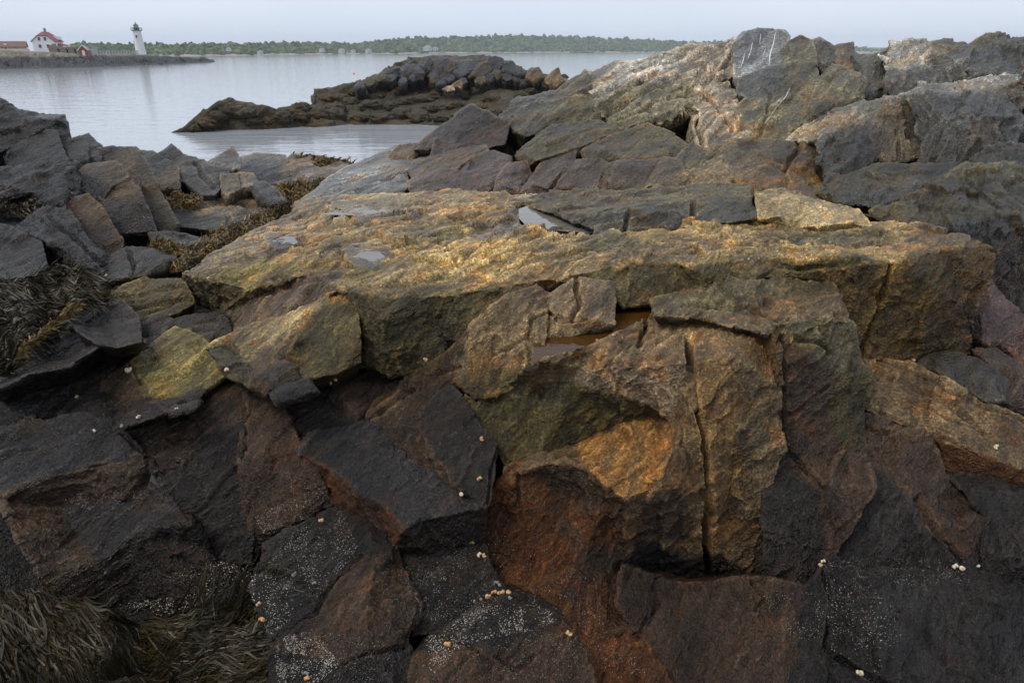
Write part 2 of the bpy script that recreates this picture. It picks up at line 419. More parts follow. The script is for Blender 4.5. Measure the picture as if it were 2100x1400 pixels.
    sz = math.sqrt(max(1.0, float(np.prod(pj[vis].max(0) - pj[vis].min(0))))); d = d * float(np.clip(sz / 420.0, .22, .72))
    wob = np.stack([vnoise(V / k * 14, 61), vnoise(V / k * 14 + 40, 62)], 1) * 5
    for s, wpx, dm in cracks:
        sd = seg_dist(pj + wob, parse(s)); d = np.where(vis, d - dm * np.clip(1 - sd / wpx, 0, 1) ** 0.7, d)
    def in_px(s, pp):
        pl = np.array([q[:2] for q in parse(s)]); ins = np.zeros(len(pp), bool)
        for (x0, y0), (x1, y1) in zip(pl, np.roll(pl, -1, 0)):
            ins ^= ((y0 > pp[:, 1]) != (y1 > pp[:, 1])) & (pp[:, 0] < (x1 - x0) * (pp[:, 1] - y0) / (y1 - y0 + 1e-9) + x0)
        return ins
    for s, hgt in plates:
        d = np.where(vis & in_px(s, pj + wob * 1.5), d + hgt, d)
    V = V + nr * d[:, None]
    for s, tn in stains:
        tints.append(tn)
    for s, zp in pools:
        pp = pj + wob * 2.2; ins = in_px(s, pp); q = [p_[:2] for p_ in parse(s)]; near = (seg_dist(pp, q + q[:1]) < 18) & (nr[:, 2] > .5)
        V[:, 2] = np.where(ins & vis, np.minimum(V[:, 2], CAMZ + zp - 0.015), np.where(near & vis, np.maximum(V[:, 2], CAMZ + zp + .004), V[:, 2]))
    me = mesh_np(name, V, F, mat or ROCK)
    # ragged borders between the colours of neighbouring facets
    TC = np.array([TINT[x] for x in tints]); WC = np.array([WET.get(x, 0.25) for x in tints])
    lab = np.zeros(len(V), int)
    for q in range(3): lab[F[:, q]] = A
    if len(polys) > 1:
        jit = np.stack([fbm(V / k * 17, 4, 70, .65), fbm(V / k * 17 + 77, 4, 75, .65)], 1) * rag
        pq = pj + jit
        for pi, ids in enumerate(polys):
            m = in_px(' '.join('%f,%f' % pts[i] for i in ids), pq) & vis; lab[m] = pi
    for n_, (s, tn) in enumerate(stains):
        m = in_px(s, pj + (np.stack([fbm(V / k * 12, 5, 70, .7), fbm(V / k * 12 + 77, 5, 75, .7)], 1) * 14)) & vis; lab[m] = len(tints) - len(stains) + n_
    vt = TC[lab]; vw = WC[lab]
    ea = np.concatenate([F[:, 0], F[:, 1], F[:, 2]]); eb = np.concatenate([F[:, 1], F[:, 2], F[:, 0]]); cn = np.maximum(np.bincount(ea, minlength=len(V)), 1)
    for _ in range(4): vt = .4 * vt + .6 * np.stack([np.bincount(ea, vt[eb, q], len(V)) / cn for q in range(3)], 1)
    # the shore's own zones: black tidal rock low down, ochre on the terrace, grey on the ridge
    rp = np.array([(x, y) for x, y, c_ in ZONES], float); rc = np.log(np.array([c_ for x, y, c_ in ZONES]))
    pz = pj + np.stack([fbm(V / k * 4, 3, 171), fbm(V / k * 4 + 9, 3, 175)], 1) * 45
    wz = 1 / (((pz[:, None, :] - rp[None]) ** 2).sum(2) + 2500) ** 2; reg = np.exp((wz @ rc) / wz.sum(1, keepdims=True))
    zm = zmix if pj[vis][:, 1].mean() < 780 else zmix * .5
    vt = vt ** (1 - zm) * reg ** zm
    # paler convex edges: wear, plus edge highlights painted into the tint
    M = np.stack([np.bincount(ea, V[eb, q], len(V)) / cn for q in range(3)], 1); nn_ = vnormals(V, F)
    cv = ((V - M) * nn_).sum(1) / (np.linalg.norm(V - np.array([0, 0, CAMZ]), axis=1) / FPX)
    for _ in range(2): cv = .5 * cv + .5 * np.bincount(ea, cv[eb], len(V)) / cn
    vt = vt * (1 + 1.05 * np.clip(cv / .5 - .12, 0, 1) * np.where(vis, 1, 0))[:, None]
    lum = vt.mean(1, keepdims=True); vt = np.maximum(lum + (vt - lum) * 1.25, .002)
    # blotches: lighter and darker areas, rusty stains, black lichen film
    sm = lambda x, a, b: np.clip((x - a) / (b - a), 0, 1) ** 2 * (3 - 2 * np.clip((x - a) / (b - a), 0, 1))
    vt = vt * (1 + .42 * fbm(V / k * 3.4 + 5, 3, 80) + .25 * fbm(Q * 14, 3, 84))[:, None].clip(.35, 2)
    ru = sm(fbm(V / k * 8 + 3, 4, 88, .6), .25, .8)[:, None]; vt = vt * (1 - ru) + vt * np.array([1.22, .97, .72]) * ru
    bl = .72 * sm(fbm(Q * 12 + 8, 4, 92, .65), .3, .75)[:, None]; vt = vt * (1 - bl) + vt * np.array([.34, .34, .37]) * bl
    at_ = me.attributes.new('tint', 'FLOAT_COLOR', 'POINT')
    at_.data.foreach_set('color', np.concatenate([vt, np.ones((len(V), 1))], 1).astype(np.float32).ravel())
    aw = me.attributes.new('wet', 'FLOAT', 'POINT'); aw.data.foreach_set('value', vw.astype(np.float32))
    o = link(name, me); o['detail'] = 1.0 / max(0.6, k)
    tag(o, label, cat, group, kind)
    ROCKS.append(o); ALLV.append(V); ALLF.append(F + NV); NV += len(V)
    return o

# ------------------------------------------------------------------ the near ledge, block by block (picture x, y, then distance (+) or height under the eye (-))
rock('rock_slab', 'broad ochre-topped ledge slab with olive front face spanning the middle', [
 ('T', '1030,583,-1.22 1100,574,-1.21 1140,570,-1.20 1256,543,-1.17 1380,538,-1.16 1423,551,-1.17 1500,531,-1.15 1603,529,-1.14 1646,536,-1.14 1761,525,-1.13 1834,538,-1.14 1929,512,-1.13 2006,501,-1.12 2036,510,-1.14 1960,482,-1.12 1900,466,-1.13 1780,460,-1.15 1480,450,-1.17 1215,466,-1.19 1060,478,-1.21 1000,520,-1.22'),
 ('T', '1000,520 1060,478 1060,440,-1.26 940,430,-1.29 900,470,-1.26 850,520,-1.25 740,530,-1.30 697,587,-1.29 740,600,-1.27 820,601,-1.26 883,604,-1.25 933,601,-1.24 1030,583'),
 ('T2', '1060,440 1110,405,-1.24 1050,398,-1.30 940,394,-1.34 820,400,-1.38 700,406,-1.45 760,440,-1.38 850,450,-1.33 940,430'),
 ('T', '940,430 850,450 760,440 640,480,-1.46 560,520,-1.50 640,560,-1.42 740,530 850,520 900,470'),
 ('P', '700,406 607,416,-1.62 600,440,-1.62 520,480,-1.63 440,520,-1.63 380,566,-1.62 560,520 640,480 760,440'),
 ('Ol', '380,566 513,593,-1.57 640,560 560,520'),
 ('O', '380,566 373,582,-1.72 400,606,-1.80 440,630,-1.84 457,640,-1.82 520,613,-1.66 513,593'),
 ('V', '513,593 520,613 457,640 473,687,-1.82 633,627,-1.45 667,607,-1.36 697,587 640,560'),
 ('O', '697,587 740,600 783,650,3.46 785,720,3.40 800,768,3.42 735,745,3.50 728,620,3.70'),
 ('O', '740,600 820,601 883,604 933,601 1030,583 1034,612,3.64 967,673,3.50 933,717,3.44 887,747,3.42 800,768 785,720 783,650'),
 ('N', '1030,583 1100,574 1140,570 1120,592,3.78 1034,612'),
 ('O', '1140,570 1256,543 1262,600,3.70 1200,588,3.74 1120,592'),
 ('O', '1256,543 1380,538 1423,551 1500,531 1461,568,3.80 1440,588,3.76 1337,617,3.68 1281,625,3.64 1262,600'),
 ('O', '1500,531 1603,529 1646,536 1671,553,3.85 1684,562,3.86 1600,562,3.84 1461,568'),
 ('O', '1646,536 1761,525 1770,542,3.83 1671,553'),
 ('O', '1761,525 1834,538 1770,542'),
 ('RG', '1671,553 1770,542 1834,538 1929,512 2006,501 2036,510 2033,560,4.05 1995,640,3.95 1984,724,3.92 1886,737,3.80 1770,729,3.70 1740,655,3.74 1714,587,3.82 1684,562'),
], back=1.6, down=0.9, shrink=0.92, rag=8, plates=[('848,505 908,505 931,528 1019,490 992,528 931,547 886,543 840,535', .03), ('749,486 825,482 855,501 798,505', .025), ('931,467 965,418 996,422 1053,448 996,467', .035), ('1053,467 1095,463 1180,475 1180,487 1057,486', .03), ('600,512 669,498 690,505 640,525', .02), ('513,570 639,520 669,535 578,589 532,589', .02), ('673,463 840,428 880,424 840,448 711,463', .025), ('1250,505 1420,495 1600,500 1500,520 1300,525', .012), ('1320,540 1420,520 1500,528 1430,548', .015)],
 stains=[('705,515 750,505 800,506 812,524 770,548 720,540', 'S'), ('1040,430 1085,415 1160,430 1230,455 1235,485 1150,482 1070,470', 'S'), ('670,430 760,420 880,425 860,440 740,447', 'S'), ('545,490 600,478 635,482 610,505 560,505', 'V'), ('528,615 661,547 730,539 677,581 593,646 532,634', 'V'), ('639,520 692,501 806,524 760,539 680,528', 'S'), ('940,470 1050,440 1110,470 1060,490 960,490', 'S'), ('700,455 860,440 900,455 780,470', 'N'), ('440,530 560,500 600,510 470,550', 'V'), ('1240,520 1340,490 1500,500 1420,540 1260,540', 'N'), ('1060,560 1140,535 1150,560 1090,575', 'Y'), ('1560,480 1780,470 1900,490 1700,510', 'GO'), ('760,560 960,550 1060,555 900,585 760,590', 'T2'), ('850,470 960,450 930,500 840,500', 'GO'), ('1180,490 1300,480 1360,500 1200,520', 'GO'), ('590,455 740,425 700,450 560,480', 'T2'), ('700,540 800,545 760,560 690,575', 'Ol')],
 cracks=[('1830,545 1800,640 1765,725', 7, .05), ('850,520 900,500 940,545 1010,492', 9, .045), ('560,575 700,530 860,515', 5, .03), ('450,545 600,500 700,480', 5, .03), ('1100,545 1300,505 1500,490 1700,478', 5, .02), ('1000,560 1150,520 1300,500', 5, .02), ('1500,505 1700,500 1880,490', 5, .02), ('760,585 900,570 1020,560', 5, .02), ('1640,552 1700,548 1760,535', 6, .03), ('750,490 800,500 850,500', 9, .05), ('1060,478 1130,488 1200,472', 8, .03),
   ('607,447 690,425 790,420 900,412', 7, .04), ('620,455 700,440 800,436', 6, .03), ('520,490 640,470 760,452', 6, .03), ('440,530 560,505 640,490', 6, .03), ('880,447 935,433 960,425', 8, .05), ('935,460 975,455 1010,462', 8, .04),
   ('610,507 660,497', 8, .03), ('640,560 700,545 760,540', 7, .03), ('560,600 640,575 720,560', 6, .025), ('1500,545 1560,535 1640,552', 6, .04)],
 pools=[('1052,434 1085,424 1110,428 1212,458 1226,482 1150,478 1085,466', -1.212), ('725,524 750,516 785,515 792,524 765,537 740,532', -1.30), ('560,495 590,486 618,487 600,497', -1.515), ('690,436 740,430 800,429 860,433 800,440', -1.385)])
rock('rock_block', 'pale grey weathered block standing behind the brown tide pool', [
 ('N', '1117,617,3.62 1180,572,3.72 1258,580,3.70 1256,660,3.36 1200,674,3.32 1150,692,3.30 1112,700,3.28')], back=.5, down=.5, cracks=[('1180,572 1190,620 1170,650', 6, .05), ('1120,640 1160,655 1200,650', 6, .03)])
rock('rock_slope', 'grey-brown sloping rock running down beside the olive slab front to left of the tide pool', [
 ('N', '1100,586,3.72 1125,605,3.64 1117,640,3.45 1114,700,3.20 1113,745,-1.42 1083,755,-1.47 1007,750,-1.52 940,777,-1.60 920,783,-1.62 967,673,3.46 1034,610,3.60'),
 ('B', '920,783 880,827,-1.68 857,876,-1.76 782,880,-1.81 745,868,-1.82 797,788,-1.76 833,778,3.42 887,745,3.40 933,715,3.42 967,673'),
 ('O', '940,777 1007,750 1083,755 1043,795,3.02 977,815,3.05')], back=.8, down=.6,
 cracks=[('1117,640 1085,655 1080,690 1083,750', 6, .04), ('745,868 800,830 850,800', 6, .04), ('880,770 920,755 940,750', 6, .03), ('1020,720 1060,700 1080,690', 6, .03)])
rock('rock_shoulder', 'rough brown shoulder rock rising behind the crest of the cracked block', [
 ('GO', '1337,616,3.70 1440,586,3.80 1500,535,3.98 1560,530,3.98 1640,548,3.92 1700,572,3.86 1716,590,3.76 1640,600,3.72 1534,636,3.45 1440,650,3.32 1345,640,3.34'),
 ('N', '1534,636 1640,600 1716,590 1746,664,3.30 1693,658,3.22 1590,668,3.12 1575,681,3.06 1440,650')], back=.8, down=.7,
 cracks=[('1400,632 1470,625 1534,636', 6, .03), ('1500,560 1560,570 1600,555 1690,575', 6, .035), ('1534,636 1600,655 1690,655', 6, .03)])
rock('cracked_boulder', 'orange-brown boulder split by a tall vertical crack, front right of centre', [
 ('N', '1083,757,-1.372 1113,742,-1.368 1200,715,-1.372 1300,670,-1.374 1345,640,-1.374 1440,650,-1.36 1575,681,-1.32 1500,728,-1.34 1414,740,-1.37 1330,752,-1.41 1200,758,-1.45 1110,792,-1.55'),
 ('NG', '1200,758 1330,752 1414,740 1402,790,2.92 1376,868,2.86 1324,827,2.96 1277,814,2.99 1200,793,3.02 1180,780,3.04'),
 ('GO', '1083,757 1110,792 1200,758 1180,780 1140,850,2.92 1060,830,3.00 1043,793,3.04'),
 ('O', '985,880,2.96 945,818,3.12 977,813,3.10 1043,793 1060,830 1140,850 1100,930,2.82 1040,962,2.74 1023,918,2.84'),
 ('O', '1140,850 1180,780 1200,793 1277,814 1324,827 1376,868 1345,848,3.02 1290,860,3.04 1180,910,2.95 1100,930'),
 ('N', '1100,930 1180,910 1200,957,2.66 1150,948,2.70 1095,957,2.71 1040,976,2.70 1040,962'),
 ('Y', '1180,910 1290,860 1345,848 1376,868 1378,920,2.72 1350,980,2.58 1330,1005,2.53 1290,1022,2.49 1267,1013,2.50 1233,980,2.58 1200,957'),
 ('B', '1095,957 1150,948 1200,957 1233,980 1267,1013 1233,1027,2.56 1167,1017,2.68 1133,1003,2.71 1110,977,2.73'),
 ('R', '1040,976 1095,957 1110,977 1133,1003 1140,1070,2.58 1090,1150,2.46 1045,1226,2.30 1000,1165,2.46 980,1110,2.54 992,1040,2.66'),
 ('B', '1133,1003 1167,1017 1233,1027 1267,1013 1290,1022 1277,1160,2.48 1268,1235,2.30 1200,1150,2.40 1140,1070'),
 ('R', '1140,1070 1200,1150 1268,1235 1345,1360,1.98 1400,1450,1.82 1240,1450,1.78 1195,1330,2.00 1150,1270,2.10 1045,1226 1090,1150'),
 ('N', '1290,1022 1330,1005 1350,980 1378,920 1376,868 1402,790 1414,740 1425,870,2.74 1450,1000,2.62 1447,1137,2.60 1400,1135,2.56 1343,1112,2.54 1310,1117,2.52 1277,1160'),
 ('NY', '1414,740 1500,728 1510,900,2.76 1480,1130,2.62 1447,1137 1450,1000 1425,870'),
 ('N', '1500,728 1575,681 1592,670,3.02 1600,800,2.90 1605,920,2.78 1570,1010,2.68 1570,1150,2.62 1548,1187,2.60 1533,1170,2.60 1480,1130 1510,900'),
 ('RD', '1277,1160 1310,1117 1343,1112 1400,1135 1447,1137 1480,1130 1533,1170 1548,1187 1467,1195,2.64 1400,1197,2.62 1350,1183,2.60 1293,1173,2.52'),
], back=.8, down=.5, rag=10, stains=[('1225,880 1250,865 1270,960 1235,975', 'NY'), ('1290,865 1310,862 1320,990 1300,1005', 'NY'), ('1500,760 1560,740 1580,900 1540,1000 1520,850', 'NB'), ('1300,1030 1400,1000 1430,1100 1320,1110', 'B'), ('1160,1040 1260,1040 1260,1140 1200,1130', 'R'), ('1455,920 1520,930 1500,1080 1465,1090', 'NY')], cracks=[('1412,700 1418,760 1432,840 1448,900 1456,1000 1452,1100 1455,1180', 9, .15), ('1418,760 1428,830', 12, .05), ('1325,645 1320,680 1310,705', 7, .05), ('1440,1010 1462,1060', 8, .05), ('1063,973 1068,1060', 5, .02), ('1395,900 1415,960', 6, .02)])
rock('rock_pillar', 'dark brown stepped pillar beside the cracked boulder, above the tan bedded slab', [
 ('GO', '1590,668,3.10 1693,658,3.20 1746,664,3.28 1761,729,3.22 1715,760,3.06 1650,720,3.06'),
 ('B', '1590,668 1650,720 1715,760 1700,862,2.96 1620,965,2.78 1605,920,2.84 1602,800,2.94'),
 ('O', '1715,760 1761,729 1781,767,3.14 1779,814,3.08 1768,840,3.05 1766,930,2.92 1730,920,2.90 1700,862'),
 ('B', '1620,965 1700,862 1730,920 1766,930 1790,1000,2.66 1750,1090,2.52 1690,1155,2.46 1680,1000,2.66'),
 ('K', '1605,920 1620,965 1680,1000 1690,1155 1655,1207,2.40 1548,1187,2.46 1570,1150,2.48 1570,1010,2.66')], back=.9, down=.6,
 cracks=[('1602,690 1604,800 1608,915', 8, .06), ('1608,915 1650,960 1690,1000', 7, .04), ('1630,690 1680,705 1700,720', 7, .03), ('1620,850 1670,820 1705,790', 5, .02)])
rock('bedded_slab', 'smooth tan bedded slab sloping down at the right edge', [
 ('N', '1755,729,3.74 1800,735,3.74 1871,746,3.66 1943,783,3.44 2029,831,3.26 2120,868,3.12 2130,974,2.86 2100,963,2.88 1909,889,3.10 1766,829,3.32'),
 ('R', '1909,889 2100,963 2130,974 2130,1006,2.84 2100,995,2.86 1943,971,3.02')], back=.9, down=.7, rough=.55, cracks=[('1766,831 1909,890 2000,930', 5, .02), ('1790,755 1860,785 1920,815 2000,870 2040,905', 9, .02), ('1860,820 1960,865 2040,890', 4, .015), ('1800,735 1900,775 2010,832 2100,865', 4, .02)])
rock('rock_lens', 'dark lens-shaped rock lying above the tan bedded slab', [
 ('KB', '1880,748,3.72 1905,732,3.80 1950,722,3.84 2000,738,3.70 2060,782,3.48 2072,830,3.30 2029,833,3.30 1943,785,3.50')], back=.6, down=.5, rough=.6)
rock('rock_chunk', 'brown rock chunk at the right edge below the pinkish rock', [
 ('B', '1990,712,3.95 2040,720,3.90 2120,765,3.70 2120,856,3.42 2072,832,3.42 2060,782,3.55')], back=.6, down=.5)
rock('pinkish_rock', 'smooth purplish-pink rock beyond the end of the ochre slab', [
 ('PK', '1985,700,4.20 1998,640,4.35 2020,562,4.60 2060,618,4.45 2120,665,4.35 2120,770,4.05 2050,725,4.08 2000,716,4.15')], back=.8, down=.6, rough=.6)
rock('rock_wedge', 'dark brown broken rock under the tan bedded slab beside its rusty edge', [
 ('B', '1760,843,3.18 1909,889,3.06 1932,960,2.94 1946,1000,2.85 2025,1062,2.66 2005,1165,2.44 1905,1085,2.56 1880,1030,2.68 1780,945,2.90'),
 ('K', '1780,945 1880,1030 1905,1085 2005,1165 1990,1172,2.42 1830,1170,2.44 1690,1155,2.46 1750,1090,2.56 1790,1000,2.74')], back=.8, down=.6,
 cracks=[('1885,1020 1920,1080 1975,1150', 8, .05), ('1770,870 1800,890 1820,890', 6, .03)])
rock('black_rock', 'black wet rock with an orange streak at the lower right edge', [
 ('K', '1930,962,2.98 2000,978,2.94 2130,1000,2.86 2130,1215,2.40 2010,1172,2.46 2030,1062,2.66 1988,1030,2.78')], back=.7, down=.6)
rock('rock_slab', 'speckled brown-grey slab along the bottom edge right of the rust strip', [
 ('B', '1268,1235,2.23 1277,1165,2.36 1293,1173,2.40 1400,1197,2.40 1467,1195,2.40 1548,1187,2.42 1655,1207,2.36 1640,1300,2.16 1600,1450,1.88 1400,1450,1.85 1345,1360,1.99'),
 ('K', '1655,1207 1690,1160,2.43 1712,1215,2.32 1700,1320,2.12 1690,1340,2.08 1760,1450,1.90 1600,1450 1640,1300')], back=.7, down=.5, rough=.7,
 cracks=[('1540,1190 1570,1225 1550,1250', 6, .03), ('1345,1180 1340,1250 1310,1300', 5, .015), ('1690,1170 1708,1230 1695,1330', 8, .04)])
rock('rock_slab', 'black barnacled slab in the bottom right corner', [
 ('K', '1690,1160,2.44 1830,1168,2.44 1990,1170,2.44 2130,1195,2.40 2130,1450,1.90 1960,1450,1.89 1760,1450,1.88 1690,1340,2.08 1712,1215,2.32')], ch=.05, back=.7, down=.5, rough=.8,
 cracks=[('1720,1350 1790,1390 1850,1420', 9, .05), ('1790,1300 1800,1370', 5, .02)])

# foreground centre and left
rock('rock_slab', 'charcoal slab with two rust-red cut sides pointing down in the foreground', [
 ('KB', '617,928,-1.86 635,893,-1.83 743,868,-1.80 782,878,-1.80 795,905,-1.80 833,941,-1.81 883,968,-1.82 947,1014,-1.84 992,1038,-1.85 913,1058,-1.85 863,1060,-1.85 827,1082,-1.85 790,1037,-1.86 740,1010,-1.86 687,967,-1.86 650,948,-1.86'),
 ('R', '617,928 650,948 687,967 740,1010 790,1037 827,1082 815,1116,2.42 790,1098,2.54 745,1067,2.66 720,1054,2.70 682,1032,2.80 640,985,2.97'),
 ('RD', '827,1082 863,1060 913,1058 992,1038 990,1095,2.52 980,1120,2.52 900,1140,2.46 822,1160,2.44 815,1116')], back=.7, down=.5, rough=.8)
rock('rock_wedge', 'dark faceted wedge with an olive left flank beside the charcoal slab', [
 ('B', '782,878,-1.79 857,876,-1.70 890,935,-1.72 947,1003,-1.78 994,1040,-1.84 945,1016,-1.85 883,970,-1.84 833,943,-1.83 795,908,-1.82'),
 ('K', '857,876 880,827,-1.66 920,783,-1.60 945,816,-1.62 985,880,-1.68 1023,918,-1.73 1013,943,-1.76 1003,1030,-1.84 994,1040 947,1003 890,935')], back=.6, down=.5, rough=.8,
 cracks=[('1023,918 1010,960 1003,1030', 6, .03)])
rock('ridged_rock', 'brown rock with a raised centre ridge and barnacles at the bottom', [
 ('K', '520,1200,-2.08 545,1120,-2.06 600,1083,-2.05 665,1052,-2.05 705,1036,-2.05 745,1060,-2.03 815,1110,-2.02 770,1140,-1.95 735,1132,-2.03 670,1210,-2.07 645,1255,-2.05 560,1306,-2.07 540,1290,-2.09'),
 ('B', '735,1132 770,1140 752,1250,-1.93 757,1332,-1.95 700,1356,-2.03 560,1330,-2.10 560,1306 645,1255 670,1210'),
 ('B', '770,1140 815,1110 822,1158,-2.06 858,1243,-2.06 833,1318,-2.05 757,1332 752,1250'),
 ('K', '560,1330 700,1356 757,1332 833,1318 850,1345,-2.06 835,1450,-2.05 585,1450,-2.10 550,1370,-2.10')], back=.6, down=.4,
 cracks=[('735,1132 670,1210 645,1255 560,1306', 6, .03), ('700,1358 757,1336 833,1320', 7, .03), ('833,1318 858,1243', 5, .03)])
rock('rock_hollow', 'small dark barnacled slab in the hollow under the charcoal slab', [
 ('K', '815,1150,-2.10 822,1130,-2.09 900,1120,-2.08 985,1095,-2.07 1000,1163,-2.08 1032,1205,-2.08 1045,1230,-2.08 985,1245,-2.09 905,1290,-2.09 850,1300,-2.09 855,1243,-2.10')], ch=.05, back=.5, down=.4, rough=.8)
rock('rock_slab', 'dark barnacled slab at the bottom centre beside the rust strip', [
 ('K', '850,1340,-2.05 905,1288,-2.04 985,1240,-2.02 1045,1224,-2.02 1100,1240,-2.02 1150,1268,-2.02 1120,1300,-2.0 960,1330,-2.02'),
 ('B', '850,1340 960,1330 1120,1300 1150,1268 1198,1332,-2.03 1215,1400,-2.05 1230,1450,-2.07 830,1450,-2.06')], back=.6, down=.4, rough=.9,
 cracks=[('910,1300 960,1320 1000,1350', 6, .02), ('1015,1345 1060,1370 1090,1340', 6, .02)])
rock('rock_mass', 'large dark rock mass with an almost black undercut above the lower weed', [
 ('KB', '-30,1010,-2.04 -30,905,-2.0 60,862,-1.97 160,846,-1.94 230,868,-1.93 257,890,-1.92 297,938,-1.93 200,950,-1.97 117,973,-2.02'),
 ('B', '117,973 200,950 297,938 307,955,-1.95 295,1012,-2.10 293,1025,-2.13 130,1032,-2.20'),
 ('KB', '130,1032 293,1025 295,1012 307,955 370,1050,-2.12 350,1060,-2.13 313,1080,-2.15 267,1100,-2.18 207,1147,-2.24 150,1090,-2.23'),
 ('B', '-30,1010 117,973 130,1032 150,1090 207,1147 190,1215,2.52 140,1228,2.46 93,1212,2.46 80,1173,2.46 50,1127,2.56 33,1093,2.62 0,1015,2.82'),
 ('RD', '207,1147 267,1100 313,1080 350,1060 370,1050 390,1070,-2.06 427,1133,2.62 447,1157,2.58 517,1183,2.55 524,1235,2.50 480,1250,2.52 300,1275,2.52 210,1260,2.52 190,1215')],
 back=.9, down=.6, cracks=[('230,868 257,890 297,938 307,955 370,1040 400,1085 440,1150', 6, .04), ('130,965 210,948 290,940', 6, .02)])
rock('rock_block', 'dark brown block between two cracks, right of the large dark rock mass', [
 ('B', '230,867,-1.93 285,845,-1.90 360,810,-1.86 470,785,-1.82 500,800,-1.82 515,828,-1.83 500,873,-1.86 440,880,-1.88 330,930,-1.92 297,938,-1.94'),
 ('K', '297,938 330,930 440,880 500,873 493,945,-1.94 490,985,-2.0 515,1100,2.72 510,1150,2.64 440,1155,2.62 427,1133,2.68 390,1070,2.76 307,955')], back=.7, down=.5, rough=1.1)
rock('rock_block', 'brown-grey block just left of the charcoal slab, cut by a thin crack', [
 ('B', '500,873,-1.86 515,828,-1.83 500,800,-1.81 560,802,-1.80 587,853,-1.80 603,887,-1.82 617,926,-1.87 493,945,-1.92'),
 ('B', '493,945 617,926 650,958,2.86 668,1010,2.79 684,1032,2.78 640,1062,2.72 520,1102,2.70 502,1020,2.84'),
 ('RD', '520,1102 640,1062 684,1032 668,1052,2.80 600,1088,2.75 545,1122,2.70 520,1150,2.66 515,1120,2.68')], back=.6, down=.5, rough=1.1, cracks=[('515,828 500,873 495,940', 6, .03)])  # near-black bottom strip paints the shadow under this block
rock('rock_block', 'flat dark slab face between the small boulders and the charcoal slab', [
 ('K', '555,815,-1.83 610,815,-1.83 690,800,-1.82 745,845,-1.84 743,870,-1.84 635,895,-1.86 600,885,-1.85 585,852,-1.84')], ch=.05, back=.5, down=.4, rough=.9)
rock('rock_block', 'tilted brown slab with a notch, right of the small boulders', [
 ('B', '680,810,-1.80 700,785,-1.78 760,765,-1.76 795,765,-1.75 797,785,-1.76 770,820,-1.80 730,865,-1.84 712,862,-1.84 695,835,-1.83')], back=.4, down=.4, rough=.8)
rock('olive_block', 'yellow-olive topped block with a dark front edge at left', [
 ('Ol', '263,750,-1.80 320,700,-1.76 360,673,-1.73 403,690,-1.72 430,713,-1.71 458,750,-1.73 467,763,-1.74 417,797,-1.80 380,813,-1.82 305,820,-1.86 288,790,-1.83'),
 ('B', '213,783,-1.88 263,750 288,790 305,820 240,822,-1.92 213,803,-1.91'),
 ('RD', '213,803 240,822 305,820 380,813 417,797 400,830,3.10 383,836,3.08 305,853,3.05 260,872,3.02 230,872,3.05')], back=.6, down=.4, cracks=[('263,750 285,770 305,820', 5, .02), ('285,790 340,775 390,765', 6, .02)])
rock('rock_wedge', 'pale-topped wedge split by a diagonal crack, left of the olive slab front', [
 ('T2', '427,710,-1.72 473,687,-1.68 567,650,-1.58 633,627,-1.47 667,607,-1.37 697,590,-1.32 728,618,-1.36 667,617,-1.38 623,650,-1.47 590,690,-1.55 545,720,-1.64 505,738,-1.70 473,714,-1.73'),
 ('O', '427,710 473,714 505,738 517,790,3.30 467,764,3.36 458,750,3.38'),
 ('B', '505,738 545,720 590,690 623,650 575,735,3.30 545,770,3.28 517,790'),
 ('O', '575,735 623,650 667,617 728,618 735,680,3.44 738,740,3.36 690,760,3.30 620,774,3.26')], back=.6, down=.5, rough=.8, cracks=[('626,646 600,690 572,732', 9, .08)])
rock('small_boulder', 'small rounded dark boulder in the gap below the pale-topped wedge', [
 ('K', '550,770,3.14 565,750,3.20 583,741,3.24 610,757,3.20 618,778,3.14 593,792,3.08 562,804,3.04')], back=.2, down=.15, shrink=.7, crease=5)
rock('small_boulder', 'low curved dark stone just under the small rounded boulder', [
 ('K', '553,806,3.00 590,786,3.06 633,780,3.08 655,803,3.02 620,815,2.98 567,828,2.94')], back=.2, down=.15, shrink=.7, crease=5)
rock('small_boulder', 'little brown stone wedged left of the small rounded boulder', [
 ('B', '520,790,3.12 530,768,3.18 552,765,3.18 556,790,3.10 545,806,3.06')], back=.2, down=.15, shrink=.7, crease=4)
rock('dark_boulder', 'angular dark boulder with a shadowed front beside the weed bed', [
 ('B', '150,653,-1.90 160,633,-1.85 213,617,-1.79 253,622,-1.76 282,648,-1.77 225,650,-1.80 207,667,-1.84 180,664,-1.87'),
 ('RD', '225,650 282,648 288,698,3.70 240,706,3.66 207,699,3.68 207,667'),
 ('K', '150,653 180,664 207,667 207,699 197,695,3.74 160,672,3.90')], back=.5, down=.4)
rock('layered_rock', 'thin-layered olive rock tip left of the ochre slab', [
 ('Ol', '220,602,-1.80 300,573,-1.72 373,575,-1.68 380,585,-1.69 300,600,-1.76 230,616,-1.82'),
 ('O', '220,602 230,616 300,600 380,585 396,618,-1.76 360,638,-1.80 293,652,-1.86 267,632,-1.85')], back=.5, down=.4, cracks=[('230,612 300,598 375,588', 6, .04), ('262,632 320,622 390,610', 6, .04), ('290,645 340,625 380,605', 5, .03)])
rock('rock_chunk', 'small dark chunk between the angular boulder and the olive block', [
 ('K', '287,664,-1.86 333,647,-1.82 356,658,-1.81 345,680,-1.84 320,700,-1.87 300,690,-1.88')], back=.3, down=.3)
rock('rock_chunk', 'dark layered chunk under the step of the ochre slab', [
 ('K', '345,660,-1.83 393,648,-1.79 457,640,-1.76 472,676,-1.77 430,712,-1.80 403,692,-1.80 360,676,-1.83')], back=.4, down=.4, cracks=[('400,660 460,655', 5, .03), ('400,680 465,672', 5, .03)])
